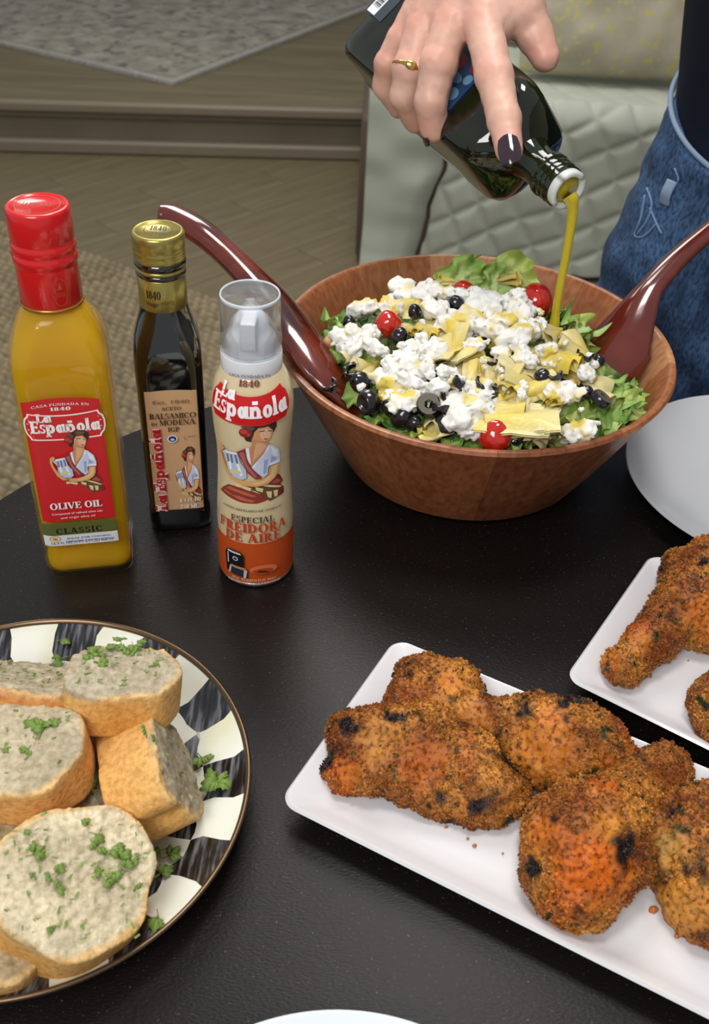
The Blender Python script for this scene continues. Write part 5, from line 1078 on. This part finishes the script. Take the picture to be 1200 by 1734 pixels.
nail(fing['index'], -.0006, .0145, .0050); nail(fing['middle'], .0006, .0120, .003, -NF * .2 + UF * -1); pass
# ring
ch = fing['ring']; d = nrm(ch[1][0] - ch[0][0]); c = ch[0][0] + (ch[1][0] - ch[0][0]) * 1.03; up = nrm(CAM - c - ((CAM - c) @ d) * d); sd = np.cross(d, up); R_ = .0127
ths = np.linspace(0, 2 * math.pi, 41)[:-1]; L = []
for th in ths:
    e = math.cos(th) * up + math.sin(th) * sd; wv = .0009 + .0011 * max(0, math.cos(th)) ** 3; L.append([c + e * (R_ + .0008 * math.cos(p)) + d * (wv * math.sin(p)) for p in np.linspace(0, 2 * math.pi, 9)[:-1]])
L = np.array(L); nn, mm = L.shape[:2]; Fr = [(i * mm + j, ((i + 1) % nn) * mm + j, ((i + 1) % nn) * mm + (j + 1) % mm, i * mm + (j + 1) % mm) for i in range(nn) for j in range(mm)]
Vr = L.reshape(-1, 3); V8, F8 = snet(lambda X, Y, Z: ellip(X, Y, Z, (0, 0, 0), (.0045, .0032, .0016)), (-.006, -.005, -.003), (.006, .005, .003), .0006); V8 = V8 @ np.stack([sd, d, up]) + c + up * (R_ + .0006)
mesh('ring', join([(Vr, Fr), (V8, F8)]), mat('gold_ring', '#d9b56a', .15, metal=1), person, label='gold ring on the ring finger')
# top
M['shirt'] = mat('dark_top', '#161a28', .85, spec=.2, bump=(700, .15))
def shirt(X, Y, Z):
    z = Z - T; rx = np.interp(z, [.05, .18, .28, .42, .56, .62], [.138, .130, .143, .152, .165, .150]); ry = np.interp(z, [.05, .18, .30, .42, .56, .62], [.105, .098, .112, .130, .100, .075])
    d = (np.sqrt(((X - W0[0]) / rx) ** 2 + ((Y - W0[1]) / ry) ** 2) - 1) * .1
    d = np.maximum(d, np.maximum(.09 - z, z - .64)); 
    for s_ in (-1, 1): d = smin(d, capsule(X, Y, Z, (.402 + s_ * .12, .985, T + .60), (.402 + s_ * .17, 1.0, T + .53), .058, .056), .03)
    d = smin(d, capsule(X, Y, Z, (.34, .98, T + .63), (.46, .98, T + .63), .045, .045), .03)
    return d + .0025 * vn(X * 22, Y * 22, Z * 9, 5)
V, F = snet(shirt, (.15, .78, T + .08), (.66, 1.12, T + .71), .006); mesh('top', (V, F), M['shirt'], person)
# hair
V, F = snet(lambda X, Y, Z: np.maximum(smin(ellip(X, Y, Z, (.40, .985, T + .865), (.088, .098, .105)), ellip(X, Y, Z, (.40, 1.05, T + .74), (.085, .045, .15)), .03) + .002 * np.sin(X * 900), -(np.maximum(np.abs(X - .40) - .058, np.maximum(Y - .93, Z - T - .885)))), (.28, .84, T + .55), (.52, 1.13, T + 1.0), .006)
mesh('hair', (V, F), mat('hair', '#3a2418', .5, noise=(80, [(.3, '#2c1a10'), (.7, '#4a2f1e')]), stretch=(1, 1, .1)), person)
# jeans
def zw(y): return T + .186 + (y - .955) * .46
def jeans(X, Y, Z):
    z = Z - T; rx = np.interp(z, [-.12, -.02, .05, .12, .20], [.172, .172, .165, .150, .135]); ry = np.interp(z, [-.12, -.02, .05, .12, .20], [.118, .125, .122, .112, .103])
    d = (np.sqrt(((X - W0[0]) / rx) ** 2 + ((Y - W0[1]) / ry) ** 2) - 1) * .11; d = np.maximum(d, np.maximum(Z - zw(Y), -.14 - z))
    for s_ in (-1, 1):
        d = smin(d, capsule(X, Y, Z, (.402 + s_ * .086, .95, T - .06), (.402 + s_ * .085, .96, T - .36), .088, .062), .03); d = smin(d, capsule(X, Y, Z, (.402 + s_ * .085, .96, T - .36), (.402 + s_ * .085, .99, .04), .062, .048), .02)
    w1 = .0035 * np.abs(vn(X * 14 + Z * 18, Y * 10, Z * 26 - X * 10, 7)) + .002 * vn(X * 50, Y * 50, Z * 50, 8) + .004 * np.sin((Z * 1.0 + X * .75) * 75 + 2 * vn(X * 10, Y * 10, Z * 10, 2)) * np.exp(-((z + .03) / .07) ** 2)
    return d + w1
V, F = snet(jeans, (.18, .78, .0), (.62, 1.12, T + .26), .0045)
x, y, z = V.T; t = np.clip(.45 + .6 * vn(x * 18, y * 18, z * 12, 3) + .4 * vn(x * 90, y * 90, z * 45, 4), 0, 1)[:, None]; c = lin('#1b3050') * (1 - t) + lin('#4a6c94') * t
M['denim'] = mat('denim', '#2e4a70', .85, attr=True, noise=(420, [(.35, '#8a93a0'), (.6, '#ffffff')], 3), stretch=(1, 1, .4), bump=(900, .4, .0008))
je = mesh('jeans', (V, F), M['denim'], person, True, c)
from mathutils.bvhtree import BVHTree
bv_ = BVHTree.FromPolygons([tuple(v) for v in V], [tuple(map(int, f)) for f in F])
def on_jeans(px, py):
    h = bv_.ray_cast(Vector(CAM), Vector(nrm(ray(px, py)))); return (np.array(h[0]), np.array(h[1])) if h[0] is not None else (PY(px, py, .86), np.array([0, -1., 0]))
M['denim_l'] = mat('denim_edge', '#7d90a8', .8, bump=(900, .3)); M['thread'] = mat('seam_thread', '#6a84a4', .8)
an = np.linspace(0, 2 * math.pi, 97); wb = np.array([[W0[0] + .1365 * math.cos(a), W0[1] + .1035 * math.sin(a), 0] for a in an]); wb[:, 2] = zw(wb[:, 1]) + .001
mesh('waistband_edge', tube(wb, .0024, 10), M['denim_l'], je)
for pts in (((1142, 285), (1148, 305), (1132, 332), (1127, 352)), ((1095, 318), (1103, 345), (1096, 372), (1078, 398)), ((1100, 352), (1112, 380), (1120, 396)), ((1092, 330), (1084, 372), (1074, 398), (1090, 400), (1112, 378))):
    P = [sum(on_jeans(*q)) * 0 + on_jeans(*q)[0] + on_jeans(*q)[1] * .0003 for q in pts]; mesh('seam', tube(catmull(P, 6), .0010, 6), M['thread'], je)
P, n = on_jeans(1140, 305); P2, _ = on_jeans(1126, 345); mesh('belt_loop', tube(catmull([P + n * .002, (P + P2) / 2 + n * .005, P2 + n * .002], 6), .0055, 10, .0016, up=tuple(n)), M['denim_l'], je)
